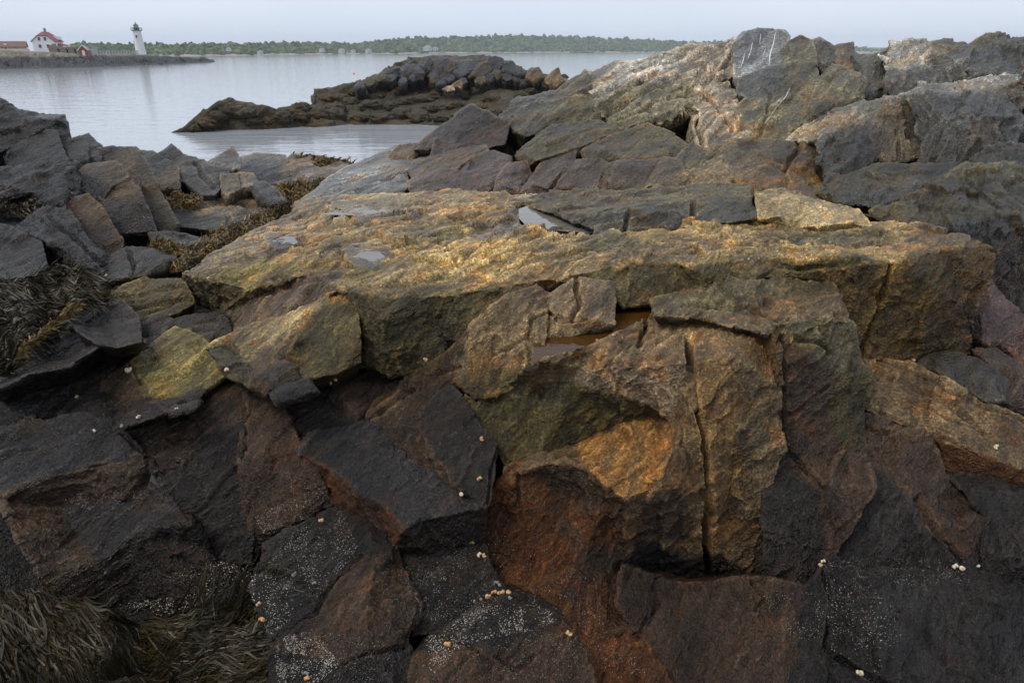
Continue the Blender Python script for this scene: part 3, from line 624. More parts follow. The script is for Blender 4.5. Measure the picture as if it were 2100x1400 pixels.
rock('black_slope', 'black slope with a dark groove at the left edge', [
 ('KB', '-30,910,-2.02 -30,790,-1.98 60,762,-1.94 150,745,-1.92 110,790,-1.95 53,882,-2.02'),
 ('K', '150,745 210,712,-1.86 240,702,-1.85 325,690,-1.82 305,742,-1.84 263,752,-1.86 213,785,-1.89 217,825,-1.93 232,872,-1.95 160,852,-1.96 60,868,-2.01 53,882 110,790')], back=.7, down=.5, cracks=[('155,792 110,835 55,882', 10, .05), ('230,720 250,735 240,760', 6, .03)])
rock('black_slope', 'upper black slab below the left weed bed with a shadowed lower edge', [
 ('KB', '-20,790,-2.02 40,742,-1.99 110,673,-1.93 147,662,-1.90 200,694,-1.88 133,724,-1.93'),
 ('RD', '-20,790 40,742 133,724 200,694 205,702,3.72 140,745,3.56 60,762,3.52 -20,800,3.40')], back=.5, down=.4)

# second tier behind the slab
rock('rock_ledge', 'raised greenish ledge behind the larger tide pool', [
 ('GO', '1060,418,-1.23 1110,398,-1.22 1300,384,-1.20 1440,378,-1.18 1510,368,-1.17 1548,385,-1.10 1545,407,-1.08 1430,410,-1.07 1290,432,-1.08 1205,441,-1.12 1107,430,-1.18'),
 ('GD', '1107,430 1205,441 1290,432 1430,410 1545,407 1556,447,4.78 1480,458,4.80 1400,470,4.72 1290,473,4.72 1263,477,4.70 1212,468,4.75')], back=1.2, down=.5, dil=1, cracks=[('1290,432 1285,470', 6, .05), ('1420,412 1425,460', 6, .05), ('1110,405 1250,408 1400,395', 6, .03)])
rock('rock_ledge', 'tan rounded ledge running right from the greenish ledge', [
 ('T2', '1550,396,5.3 1603,390,5.4 1671,412,5.15 1761,434,4.95 1785,466,4.68 1680,470,4.65 1625,462,4.70 1556,447,4.85')], back=1.0, down=.5)
rock('grey_sheet', 'smooth grey rock sheet sloping down towards the cove', [
 ('G', '607,417,-1.62 677,367,-1.56 740,336,-1.52 813,302,-1.46 850,300,-1.38 887,303,-1.28 880,340,-1.32 833,352,-1.38 832,384,-1.40 800,402,-1.42 693,404,-1.50'),], ch=.05, back=1.2, down=.9, rough=.7, cracks=[('640,412 720,372 800,340', 5, .05), ('730,395 790,370 830,350', 5, .05)])
rock('pyramid_rock', 'dark pyramid-shaped rock standing above the cove', [
 ('B', '853,305,9.6 867,293,9.8 900,263,10.2 967,218,10.6 1003,235,10.2 1005,262,9.8 985,287,9.4 967,305,9.1 923,297,9.3'),
 ('B', '1003,235 1043,254,10.0 1034,292,9.3 985,300,9.1 985,287 1005,262')], back=1.2, down=1.0)
rock('rock_chunk', 'rusty small rock at the water side of the pyramid rock', [
 ('RO', '795,322,10.0 817,304,10.3 855,296,10.0 862,306,9.7 835,330,9.4')], back=.6, down=.6)
rock('rock_chunk', 'dark chunk leaning in front of the pyramid rock', [
 ('B', '880,330,8.9 893,287,9.4 943,303,9.2 950,312,9.0 917,320,8.9')], back=.5, down=.5)
rock('rock_block', 'long low rock ledge under the pyramid rock', [
 ('N', '838,350,8.5 883,328,8.9 950,308,9.0 995,300,8.9 1003,312,8.6 935,352,8.0 850,368,7.9')], back=.6, down=.5)
rock('rock_block', 'brown block on the terrace edge left of the rounded rock', [
 ('V', '838,372,7.7 913,350,8.0 940,353,7.9 962,374,7.6 940,395,7.2 847,400,7.1')], back=.6, down=.5)
rock('rounded_rock', 'rounded brown rock in the row behind the terrace', [
 ('V', '925,378,7.6 967,327,8.4 1013,311,8.7 1045,322,8.6 1050,345,8.1 1022,367,7.6 1000,395,7.2 940,398,7.2')], back=.7, down=.5, crease=4)
rock('rock_block', 'squat rock with white barnacles right of the rounded rock', [
 ('V', '1015,392,7.2 1023,363,7.6 1043,337,8.0 1080,332,8.1 1088,357,7.8 1065,392,7.2')], back=.6, down=.5)
rock('rock_block', 'leaning block with a dark crack on its right in the terrace row', [
 ('V', '1065,396,7.1 1090,367,7.5 1120,327,8.1 1180,311,8.3 1176,333,7.9 1122,394,7.15')], back=.6, down=.5)
rock('rock_block', 'broad purplish block right of the dark crack in the terrace row', [
 ('V', '1130,392,7.15 1182,330,7.8 1233,328,7.8 1250,337,7.6 1230,395,7.05')], back=.6, down=.5)
rock('rock_block', 'purplish sloping block under the olive gable-shaped rock', [
 ('V', '1228,395,7.05 1247,340,7.6 1300,330,7.7 1329,330,7.7 1366,322,7.8 1320,388,7.0')], back=.6, down=.5)
rock('rock_block', 'brown wedge between the purplish block and the stepped rock', [
 ('N', '1318,388,6.95 1363,324,7.7 1389,330,7.6 1416,357,7.2 1420,380,6.9')], back=.6, down=.5)
rock('rock_chunk', 'small dark rock in the gap right of the olive gable-shaped rock', [
 ('GO', '1386,330,7.7 1419,296,8.2 1460,315,7.9 1410,350,7.4')], back=.5, down=.5)
rock('olive_rock', 'long olive-gold rock face above the terrace row', [
 ('O', '1062,318,8.4 1133,259,9.4 1223,249,9.6 1294,267,9.4 1255,282,9.0 1180,314,8.3 1123,328,8.1 1083,338,8.0')], back=1.0, down=.7)
rock('gable_rock', 'dark olive gable-shaped rock in the middle of the ridge foot', [
 ('O', '1198,312,8.3 1251,280,8.9 1329,254,9.2 1384,280,8.8 1408,298,8.4 1386,326,7.9 1286,336,7.8 1200,335,7.9')], back=1.0, down=.7)
rock('stepped_rock', 'stepped rock with warm brown broken faces below the grey ridge', [
 ('GO', '1408,346,7.5 1474,297,8.3 1543,283,8.5 1641,296,8.3 1600,318,7.9 1551,320,7.8 1480,330,7.6'),
 ('N', '1408,346 1480,330 1551,320 1575,337,7.4 1609,360,7.1 1500,372,6.9 1430,382,6.8'),
 ('RO', '1551,320 1600,318 1641,296 1695,318,8.0 1690,372,7.2 1667,390,6.95 1616,382,6.95 1609,360 1575,337')], back=1.0, down=.7, cracks=[('1641,297 1612,340 1612,380', 7, .08)])
rock('rock_block', 'orange-brown squarish block under the stepped rock', [
 ('RO', '1505,366,6.6 1570,341,6.95 1609,358,6.8 1607,398,6.3 1553,394,6.3')], back=.6, down=.5)
rock('rock_wedge', 'low brown wedge lying right of the orange-brown block', [
 ('RO', '1612,382,6.6 1640,380,6.6 1690,398,6.3 1722,408,6.2 1680,420,6.0 1615,402,6.2')], back=.5, down=.4)
# the ridge
rock('ridge_rock', 'slanting dark ribs of rock at the seaward foot of the ridge', [
 ('GD', '1022,240,10.6 1063,204,11.4 1143,192,11.6 1110,222,10.5 1045,256,9.9'),
 ('GO', '1045,256 1110,222 1143,192 1200,150,12.2 1195,185,11.0 1140,232,10.0 1080,275,9.5'),
 ('O', '1080,275 1140,232 1195,185 1200,150 1215,212,10.6 1258,256,9.7 1133,264,9.5')], back=1.5, down=1.2, stretch=.2, rough=1.37)
rock('ridge_rock', 'pale weathered rock flank forming the seaward half of the ridge', [
 ('GP', '1200,149,12.2 1256,132,12.3 1311,126,12.3 1380,104,12.5 1427,160,11.2 1300,170,11.2 1215,212,10.6'),
 ('P', '1380,104 1423,94,12.6 1457,96,12.5 1509,83,12.4 1513,104,12.1 1509,151,11.2 1474,164,11.0 1427,160'),
 ('GO', '1215,212 1300,170 1427,160 1423,220,9.9 1341,250,9.3 1286,265,9.1 1256,256,9.4'),
 ('P', '1427,160 1474,164 1491,169,10.9 1517,190,10.4 1500,207,10.1 1509,229,9.7 1532,282,8.9 1517,286,8.7 1466,308,8.3 1440,299,8.4 1427,250,9.2 1423,220')], back=1.6, down=1.2, rough=1.26, stretch=.2,
 cracks=[('1423,220 1430,260 1440,297', 7, .12), ('1341,250 1390,230 1425,220', 6, .1), ('1215,200 1300,160 1400,112', 5, .10), ('1240,230 1330,185 1430,150', 5, .10), ('1260,245 1340,215 1420,190', 5, .10), ('1440,180 1480,140 1505,100', 4, .07), ('1300,140 1360,118 1420,100', 4, .07), ('1450,200 1480,230 1500,270', 4, .07), ('1230,215 1290,190 1350,150', 4, .08)])
rock('veined_block', 'blue-grey block streaked with white veins on top of the ridge', [
 ('G', '1509,85,12.3 1526,68,12.6 1551,64,12.6 1607,65,12.5 1615,74,12.3 1609,104,11.8 1594,140,11.1 1573,145,11.0 1517,158,10.9 1509,151,11.0')], ch=.05, back=1.4, down=1.2, rough=.7)
rock('ridge_rock', 'large grey-olive slab face below the veined block', [
 ('GD', '1515,164,10.9 1556,147,11.1 1611,133,11.2 1600,172,10.4 1580,192,10.1 1535,195,10.2 1517,190,10.3'),
 ('GO', '1611,133 1637,125,11.2 1671,128,11.0 1682,168,10.3 1671,192,9.9 1663,229,9.4 1607,282,8.7 1560,286,8.6 1532,282,8.7 1509,222,9.7 1535,195 1580,192 1600,172')], stretch=.2, back=1.2, down=1.0, rough=0.84, cracks=[('1580,192 1575,230 1560,275', 5, .05)])
rock('ridge_rock', 'brownish pointed rock right of the veined block on the crest', [
 ('GO', '1592,140,11.3 1611,116,11.7 1616,90,12.0 1641,74,12.1 1663,85,11.9 1670,109,11.5 1673,130,11.1 1637,128,11.1')], stretch=.2, rough=1.05, back=1.2, down=1.0)
rock('ridge_rock', 'dark narrow rock on the crest between the pointed and the tan rocks', [
 ('GD', '1663,100,11.8 1667,85,12.0 1680,81,12.0 1706,96,11.8 1713,121,11.4 1695,142,11.1 1672,128,11.3')], stretch=.2, rough=1.05, back=1.0, down=1.0)
rock('ridge_rock', 'tan square-topped rock on the crest', [
 ('N', '1700,100,11.9 1723,94,12.0 1749,87,12.0 1752,109,11.7 1791,126,11.4 1797,157,10.9 1774,162,10.8 1731,145,11.0 1710,125,11.4')], stretch=.2, rough=1.05, back=1.0, down=1.0)
rock('ridge_rock', 'rough pitted rock in the cleft right of the large slab face', [
 ('GO', '1654,256,9.1 1671,192,10.0 1680,164,10.5 1706,135,10.9 1757,155,10.6 1774,164,10.4 1768,199,9.8 1736,213,9.6 1684,243,9.2')], stretch=.2, back=1.0, down=1.0, rough=1.48)
rock('ridge_rock', 'dark broken rock in the notch of the skyline', [
 ('GD', '1748,112,11.4 1800,112,11.3 1820,143,10.8 1823,183,10.2 1791,209,9.8 1764,200,9.9 1772,164,10.5')], stretch=.2, back=1.0, down=1.0, rough=1.37)
rock('ridge_boulder', 'long rounded grey boulder along the right skyline', [
 ('GP', '1802,112,10.8 1826,89,11.2 1860,83,11.3 1894,83,11.2 1907,94,11.0 1903,140,10.2 1850,150,10.1 1820,140,10.3'),
 ('GD', '1820,140 1850,150 1903,140 1905,172,9.6 1830,198,9.4 1822,180,9.6'),
 ('GO', '1907,94 1950,96,11.0 2001,87,11.0 2040,78,11.0 2130,80,10.8 2130,100,10.3 2045,101,10.3 2000,112,10.2 1950,118,10.2 1905,120,10.3'),  # lighter top strip, its light painted into the facet tint
 ('GD', '1905,120 1950,118 2000,112 1985,145,9.6 1971,172,9.5 1905,172 1903,140'),
 ('GD', '2000,112 2045,101 2130,100 2130,165,9.4 1971,172 1985,145')], stretch=.2, back=1.4, down=1.2, rough=1.26)
rock('ridge_rock', 'big dark rock with a tan front pillar at the right, under the rounded boulder', [
 ('GP', '1611,290,8.6 1654,256,9.0 1714,224,9.2 1791,208,9.1 1843,199,9.0 1858,215,8.7 1796,226,8.6 1766,250,8.3 1689,282,8.0'),
 ('N', '1796,226 1858,215 1862,246,8.3 1880,322,7.4 1843,329,7.3 1796,320,7.35 1783,297,7.6'),
 ('GD', '1689,282 1766,250 1796,226 1783,297 1796,320 1760,350,7.0 1736,359,6.95 1693,359,7.0 1680,320,7.4'),
 ('GP', '1843,199 1886,173,9.3 1989,173,9.1 2057,156,9.1 2091,151,9.1 2094,165,8.7 2050,172,8.7 1990,190,8.5 1890,190,8.5 1858,215'),  # pale rim: the lit top edge is painted by tint
 ('GD', '1858,215 1890,190 1990,190 1940,262,7.6 1862,246'),
 ('GD', '1990,190 2050,172 2094,165 2096,246,8.0 2079,293,7.5 2020,250,7.7 1940,262'),
 ('KB', '1862,246 1940,262 2020,250 2079,293 2057,299,7.3 1971,333,7.1 1894,342,7.1 1880,322')], stretch=.2, back=1.4, down=1.2, rough=1.16, cracks=[('1858,215 1864,250 1880,320', 7, .1), ('1843,250 1846,325', 5, .05)])
rock('rock_slope', 'dark olive slope below the big dark rock at right', [
 ('O', '1693,359,7.0 1736,357,6.95 1800,335,7.1 1894,340,7.0 1850,372,6.4 1770,385,6.2 1720,410,5.9 1680,392,6.2'),
 ('GD', '1894,340 1971,331,7.0 2057,297,7.3 2130,290,7.2 2130,360,6.5 2079,345,6.7 1984,340,6.9 1929,376,6.2 1850,372'),
 ('K', '1720,410 1770,385 1850,372 1929,376 1813,424,5.7')], ch=.05, back=1.0, down=.7)
rock('olive_rock', 'olive-stained rounded rock at the right edge behind the slab end', [
 ('O', '1775,440,5.4 1813,421,5.6 1929,375,6.1 1984,338,6.6 2079,342,6.5 2130,360,6.3 2130,470,5.2 1990,450,5.3 1960,470,5.1 1900,470,5.1'),
 ('RD', '1900,470 1960,470 1990,450 2130,470 2130,680,4.5 2060,620,4.6 2020,560,4.75 2036,508,4.95')], back=1.0, down=.7, rough=1.1)

# ------------------------------------------------------------------ the broken rocks at left
rock('dark_outcrop', 'dark outcrop with a flat skyline at the left edge', [
 ('K', '-30,195,9.6 0,205,9.6 37,230,9.4 80,237,9.4 130,238,9.3 137,260,9.1 143,282,8.9 118,290,8.7 90,272,8.9 33,304,8.6 -30,330,8.4')], back=1.5, down=1.5)
rock('rock_block', 'grey-topped block just below the flat-topped outcrop', [
 ('GD', '33,304,8.6 90,270,8.9 115,270,8.8 134,325,8.2 83,314,8.3'),
 ('K', '33,304 83,314 134,325 150,342,7.9 113,325,8.1 60,345,7.9 20,350,7.9 10,320,8.2')], back=.8, down=.8)
rock('rock_block', 'greyish block on the left skyline, right of the flat-topped outcrop', [
 ('GD', '117,292,8.7 163,279,9.0 178,298,8.7 178,328,8.3 155,342,8.1 134,326,8.3')], back=.8, down=.8)
rock('rock_block', 'round-shouldered rock on the left skyline above the tall tilted slab', [
 ('GD', '160,281,9.2 180,276,9.3 208,304,8.9 205,335,8.4 180,332,8.4 177,300,8.8')], back=.8, down=.8)
rock('tilted_slab', 'tall tilted olive-brown slab face among the left rocks', [
 ('B', '198,335,8.5 203,308,8.8 240,303,8.8 243,333,8.4'),
 ('NB', '240,303 277,302,8.8 284,314,8.6 330,398,7.9 363,460,7.4 354,479,7.3 337,471,7.3 307,444,7.45 287,380,7.9 262,362,8.0 243,333')], back=.9, down=.8, rough=.6)
rock('rock_block', 'square dark block with a lit top leaning on the tall tilted slab', [
 ('NB', '152,352,7.9 180,338,8.05 233,332,8.1 247,343,7.95 264,363,7.75 225,377,7.5 200,361,7.7'),
 ('RD', '152,352 200,361 225,377 212,402,7.3 186,412,7.3 165,398,7.45')], back=.7, down=.7, rough=.8)
rock('rock_chunk', 'small dark step of rock between the two square blocks', [
 ('B', '225,378,7.6 247,368,7.75 283,364,7.8 284,386,7.6 235,388,7.5')], back=.5, down=.5)
rock('rock_block', 'black cube-like block at the foot of the tall tilted slab', [
 ('NB', '206,402,7.4 233,384,7.65 280,384,7.6 286,396,7.45 215,414,7.25'),
 ('K', '206,402 215,414 286,396 308,444,7.15 318,470,6.95 233,476,6.85 222,440,7.05')], back=.7, down=.7, rough=.7)
rock('rust_column', 'rust-orange broken column of rock leaning among the left rocks', [
 ('RO', '157,408,7.15 180,401,7.2 200,420,7.0 228,464,6.7 200,470,6.65 175,440,6.85'),
 ('B', '175,440 200,470 228,464 248,493,6.5 247,514,6.4 227,528,6.3 205,505,6.4 180,490,6.5'),
 ('R', '138,421,7.05 157,408 175,440 200,470 180,490 167,464,6.7 143,434,6.95')], back=.5, down=.5, rough=.8)
rock('rock_slope', 'dark broken slope behind the rust-orange column', [
 ('K', '-30,350,8.0 20,345,8.0 60,342,8.0 113,322,8.2 155,340,8.0 152,352,7.9 165,398,7.4 186,412,7.3 140,425,7.0 83,434,7.0 60,400,7.3 -30,420,7.2')], back=.8, down=.8, rough=1.4)
rock('rock_slope', 'dark ramp of rock left of the rust-orange column', [
 ('K', '30,472,6.4 67,444,6.8 83,433,6.9 135,426,6.9 168,466,6.5 180,492,6.3 226,528,6.05 222,558,5.7 214,584,5.4 187,590,5.4 160,548,5.75 123,514,6.1 80,498,6.25')], back=.7, down=.7, rough=1.1, cracks=[('100,440 150,490 215,545', 6, .06)])
rock('rock_block', 'black block at the left edge above the weed bed', [
 ('K', '-30,520,6.0 0,510,6.1 43,480,6.3 82,497,6.1 98,557,5.5 85,570,5.4 10,588,5.2 -30,595,5.2'),
 ('K', '-30,470,6.4 0,462,6.5 32,470,6.4 43,480 0,510 -30,520')], back=.7, down=.7)
rock('rock_slope', 'low grey-brown rock between the left ramp and the weed-filled gully', [
 ('KB', '217,584,5.4 222,532,6.0 260,510,6.2 300,512,6.1 358,530,5.7 335,548,5.5 295,558,5.4')], back=.5, down=.6, cracks=[('260,512 275,540 270,565', 6, .05)])
rock('rock_slab', 'low dark slab at the foot of the black cube-like block', [
 ('KB', '308,478,6.9 350,480,6.8 428,490,6.7 395,514,6.2 330,508,6.3')], back=.5, down=.6)
rock('rock_block', 'grey rock with a tan broken side, right of the tall tilted slab', [
 ('GD', '282,312,10.0 310,312,10.0 363,346,9.5 345,350,9.4 320,365,9.2 312,360,9.2'),
 ('N', '312,360 320,365 345,350 363,346 366,382,8.9 345,386,8.8 320,382,8.9')], back=.8, down=.9)
rock('rock_slope', 'long grey slope with a dark peak in the middle left', [
 ('K', '322,318,10.4 350,298,10.9 374,317,10.5 360,330,10.2'),
 ('GD', '360,330 374,317 413,330,10.4 435,344,10.0 468,347,9.9 461,368,9.4 438,395,8.9 417,395,8.9 377,367,9.3')], back=.9, down=1.0, rough=.9, cracks=[('400,335 410,360 440,385', 5, .06)])
rock('rock_peak', 'small pointed grey rock against the cove', [
 ('G', '423,334,10.5 447,323,10.8 477,305,11.2 488,324,10.8 495,345,10.3 465,350,10.1')], back=.8, down=.9)
rock('rock_block', 'flat pale-topped block with dark broken front beside the cove', [
 ('GP', '488,325,10.9 520,318,11.2 563,319,11.1 582,320,11.0 570,330,10.6 500,332,10.5'),
 ('K', '500,332 570,330 582,372,9.7 560,374,9.6 520,360,9.9 495,350,10.1'),
 ('P', '570,330 582,320 599,351,10.2 590,372,9.7 582,372')], back=.8, down=.9)
rock('rock_block', 'small tan-sided block in front of the pale-topped block', [
 ('N', '456,358,9.6 484,356,9.6 489,384,9.0 468,402,8.7 460,395,8.8')], back=.5, down=.6)
rock('rock_block', 'tan wedge beside the small tan-sided block', [
 ('P', '492,356,9.7 515,358,9.7 535,378,9.2 512,382,9.1 495,385,9.0')], back=.5, down=.6)
rock('rock_block', 'dark low wedge at the right end of the pale flat slab', [
 ('KB', '512,378,9.3 540,376,9.3 568,393,8.9 586,411,8.5 555,414,8.5 530,400,8.8')], back=.5, down=.6)
rock('rock_chunk', 'small grey rock set in the yellow weed', [
 ('GD', '566,378,9.4 598,369,9.6 625,390,9.0 600,402,8.8 575,398,8.9')], back=.4, down=.6)
rock('rock_chunk', 'little blue-grey stone on the pale weedy rock', [
 ('GD', '628,366,9.8 643,352,10.1 654,366,9.7 645,378,9.5')], back=.3, down=.4)
rock('flat_slab', 'flat pale slab with layered top in the middle left', [
 ('P', '387,431,8.7 420,410,9.2 453,402,9.4 550,409,9.2 569,418,8.9 553,432,8.6 467,444,8.3 417,441,8.4'),
 ('GD', '353,428,8.6 387,431 417,441 467,444 553,432 520,440,8.3 487,465,7.8 443,482,7.5 427,465,7.8 367,459,7.9')], back=.8, down=.7, rough=.8, cracks=[('400,425 480,418 550,420', 5, .04), ('467,444 465,475', 5, .05)])
rock('weedy_rock', 'pale rock under a cap of golden-brown weed at the edge of the cove', [
 ('P', '587,335,10.6 600,318,11.0 633,321,11.0 700,333,10.7 735,342,10.4 690,365,9.7 650,372,9.5 605,362,9.8')], back=.8, down=.9)
ROCKS_DONE = time.time(); print('rocks', len(ROCKS), 'verts', NV, 'tris', sum(len(f) for f in ALLF), round(ROCKS_DONE - T0, 1), 's')

AV = np.concatenate(ALLV); AF = np.concatenate(ALLF)
BVH = BVHTree.FromPolygons(AV.tolist(), AF.tolist())
CAMV = Vector((0, 0, CAMZ))
def hit(px, py):
    d = (Vector(at_t(px, py, 1.0)) - CAMV).normalized()
    return BVH.ray_cast(CAMV, d)          # location, normal, index, distance

# ------------------------------------------------------------------ bedrock that the blocks sit in
def bedrock():
    gx = np.arange(-15, 15.01, .12); gy = np.arange(-3, 16, .12)
    Z = np.full((len(gy), len(gx)), 99.0)
    sel = AV[::3]
    ix = np.clip(((sel[:, 0] + 15) / .12).round().astype(int), 0, len(gx) - 1); iy = np.clip(((sel[:, 1] + 3) / .12).round().astype(int), 0, len(gy) - 1)
    top = np.full_like(Z, -99.0); np.maximum.at(top, (iy, ix), sel[:, 2])
    Z = np.where(top > -50, top, 99.0)
    for _ in range(3):       # grow the lower surface
        P = np.pad(Z, 1, constant_values=99.0)
        Z = np.min(np.stack([P[a:a + Z.shape[0], b:b + Z.shape[1]] for a in range(3) for b in range(3)]), 0)
    # outside what the blocks cover the ledge goes on, falling away towards the sea
    known = Z < 50; Z = np.where(known, Z - 0.12, -9.0)
    for it in range(110):
        P = np.pad(Z, 1, mode='edge'); nb = np.max(np.stack([P[1:-1, :-2], P[1:-1, 2:], P[:-2, 1:-1], P[2:, 1:-1]]), 0) - (.035 if it < 45 else .09)
        Z = np.where(known, Z, np.maximum(Z, nb))
    Z = np.maximum(Z, -0.8)
    for _ in range(4):
        P = np.pad(Z, 1, mode='edge'); A = sum(P[a:a + Z.shape[0], b:b + Z.shape[1]] for a in range(3) for b in range(3)) / 9
        Z = np.minimum(Z, A)
    X, Y = np.meshgrid(gx, gy); V = np.stack([X.ravel(), Y.ravel(), Z.ravel()], 1)
    V[:, 2] += 0.02 * fbm(V * 3, 3, 3) - 0.03
    kn = known.ravel(); V[:, 2] += np.where(kn, 0, .16 * facets(V * np.array([.9, .9, .5]), 5) + .08 * facets(V * 2.1, 9) - .12)
    n = len(gx); i = np.arange((len(gy) - 1) * (n - 1)); r = i // (n - 1) * n + i % (n - 1)
    F = np.stack([r, r + 1, r + n + 1, r + n], 1)
    me = mesh_np('bedrock', V, F, ROCK)
    a = me.attributes.new('tint', 'FLOAT_COLOR', 'POINT'); a.data.foreach_set('color', np.tile(np.array([*TINT['K'], 1], np.float32), len(V)))
    aw = me.attributes.new('wet', 'FLOAT', 'POINT'); aw.data.foreach_set('value', np.full(len(V), .7, np.float32))
    o = link('bedrock', me); o['detail'] = 0.7; tag(o, kind='structure')
bedrock()

# ------------------------------------------------------------------ water
def water_mat(name, col, sc, strength, rough=.04):
    m, t, b = nodes(name)
    b.inputs['Base Color'].default_value = (*col, 1); b.inputs['Roughness'].default_value = rough; b.inputs['IOR'].default_value = 1.33
    g = N(t, 'ShaderNodeNewGeometry')
    mp = N(t, 'ShaderNodeMapping'); mp.inputs['Scale'].default_value = (0.35, 1.0, 1.0); mp.inputs['Rotation'].default_value = (0, 0, 0.12)
    t.links.new(g.outputs['Position'], mp.inputs[0])
    h = mathn(t, 'ADD', mathn(t, 'MULTIPLY', noise(t, mp.outputs[0], sc, 3, .5, .3), 1.0), mathn(t, 'MULTIPLY', noise(t, mp.outputs[0], sc * .22, 2, .5), 2.0))
    bp = N(t, 'ShaderNodeBump', i_Strength=strength, i_Distance=0.08); t.links.new(h, bp.inputs['Height']); t.links.new(bp.outputs[0], b.inputs['Normal'])
    return m
m_sea = water_mat('sea_water', (.30, .32, .35), 2.2, .28, .07)
s = MB(); s.add([(-6000, -60, 0), (6000, -60, 0), (6000, 9000, 0), (-6000, 9000, 0)], [(0, 1, 2, 3)])
tag(s.build('sea', m_sea), kind='structure')

# ------------------------------------------------------------------ tide pools
def pool(pxs, z, mat, label, grow=1.3):
    pts = [at(x, y, z) for x, y in parse(pxs)]; cc = sum(pts, Vector()) / len(pts); pts = [cc + (q - cc) * grow for q in pts]
    m = MB(); m.add(pts, [tuple(range(len(pts)))])
    tag(m.build('tide_pool', mat), label=label, kind='structure')
m_pool = water_mat('clear_pool_water', (.13, .12, .105), 9, .05, .02)
m_brown = water_mat('brown_pool_water', (.05, .021, .004), 14, .03, .02)
m_brown.node_tree.nodes['Principled BSDF'].inputs['Specular IOR Level'].default_value = .3
pool('1056,434 1085,424 1110,432 1150,440 1214,458 1224,477 1150,472 1083,462', -1.209, m_pool, 'sky-bright tide pool under the greenish ledge', 1.08)
pool('722,524 750,514 787,512 796,524 765,539 738,534', -1.298, m_pool, 'small puddle on the ochre slab')
pool('556,496 590,484 622,485 602,499', -1.513, m_pool, 'thin film of water on the pale side of the slab')
pool('685,438 740,428 800,427 866,432 800,442', -1.383, m_pool, 'long shallow puddle at the back of the slab')
pool('1096,746 1105,690 1150,680 1255,648 1350,618 1365,645 1300,680 1200,722 1140,744', -1.383, m_brown, 'brown tide pool between the pale block and the cracked boulder', 1.05)

# ------------------------------------------------------------------ rockweed
def weed_mat(name, c0, c1):
    m, t, b = nodes(name)
    a = N(t, 'ShaderNodeAttribute', attribute_name='shade')
    c = mixc(t, a.outputs['Fac'], c0, c1)
    t.links.new(c, b.inputs['Base Color']); b.inputs['Roughness'].default_value = 0.45; b.inputs['Specular IOR Level'].default_value = .3
    return m
m_weed = weed_mat('rockweed_fronds', (.010, .0075, .003), (.046, .032, .010))
m_weedgold = weed_mat('golden_rockweed', (.03, .02, .005), (.21, .125, .03))
def depth_field(ctrl):
    P = np.array([(x, y) for x, y, d in ctrl]); Wd = np.array([1 / tdepth(y, d) for x, y, d in ctrl])
    def f(p):
        d2 = ((p[:, None, :] - P[None]) ** 2).sum(2) + 60; w = 1 / d2 ** 1.3
        return (w * Wd).sum(1) / w.sum(1)
    return f
def unproj(p, t):
    xc = (p[:, 0] - 1050) / FPX; yc = (700 - p[:, 1]) / FPX
    return np.stack([xc * t, (CP + yc * SP) * t, CAMZ + (-SP + yc * CP) * t], 1)
def inside(pl, pp):
    ins = np.zeros(len(pp), bool)
    for (x0, y0), (x1, y1) in zip(pl, np.roll(pl, -1, 0)):
        ins ^= ((y0 > pp[:, 1]) != (y1 > pp[:, 1])) & (pp[:, 0] < (x1 - x0) * (pp[:, 1] - y0) / (y1 - y0 + 1e-9) + x0)
    return ins
def sample_poly(pl, n):
    lo, hi = pl.min(0), pl.max(0); out = np.zeros((0, 2))
    while len(out) < n:
        p = lo + rng.random((n, 2)) * (hi - lo); out = np.concatenate([out, p[inside(pl, p)]])
    return out[:n]
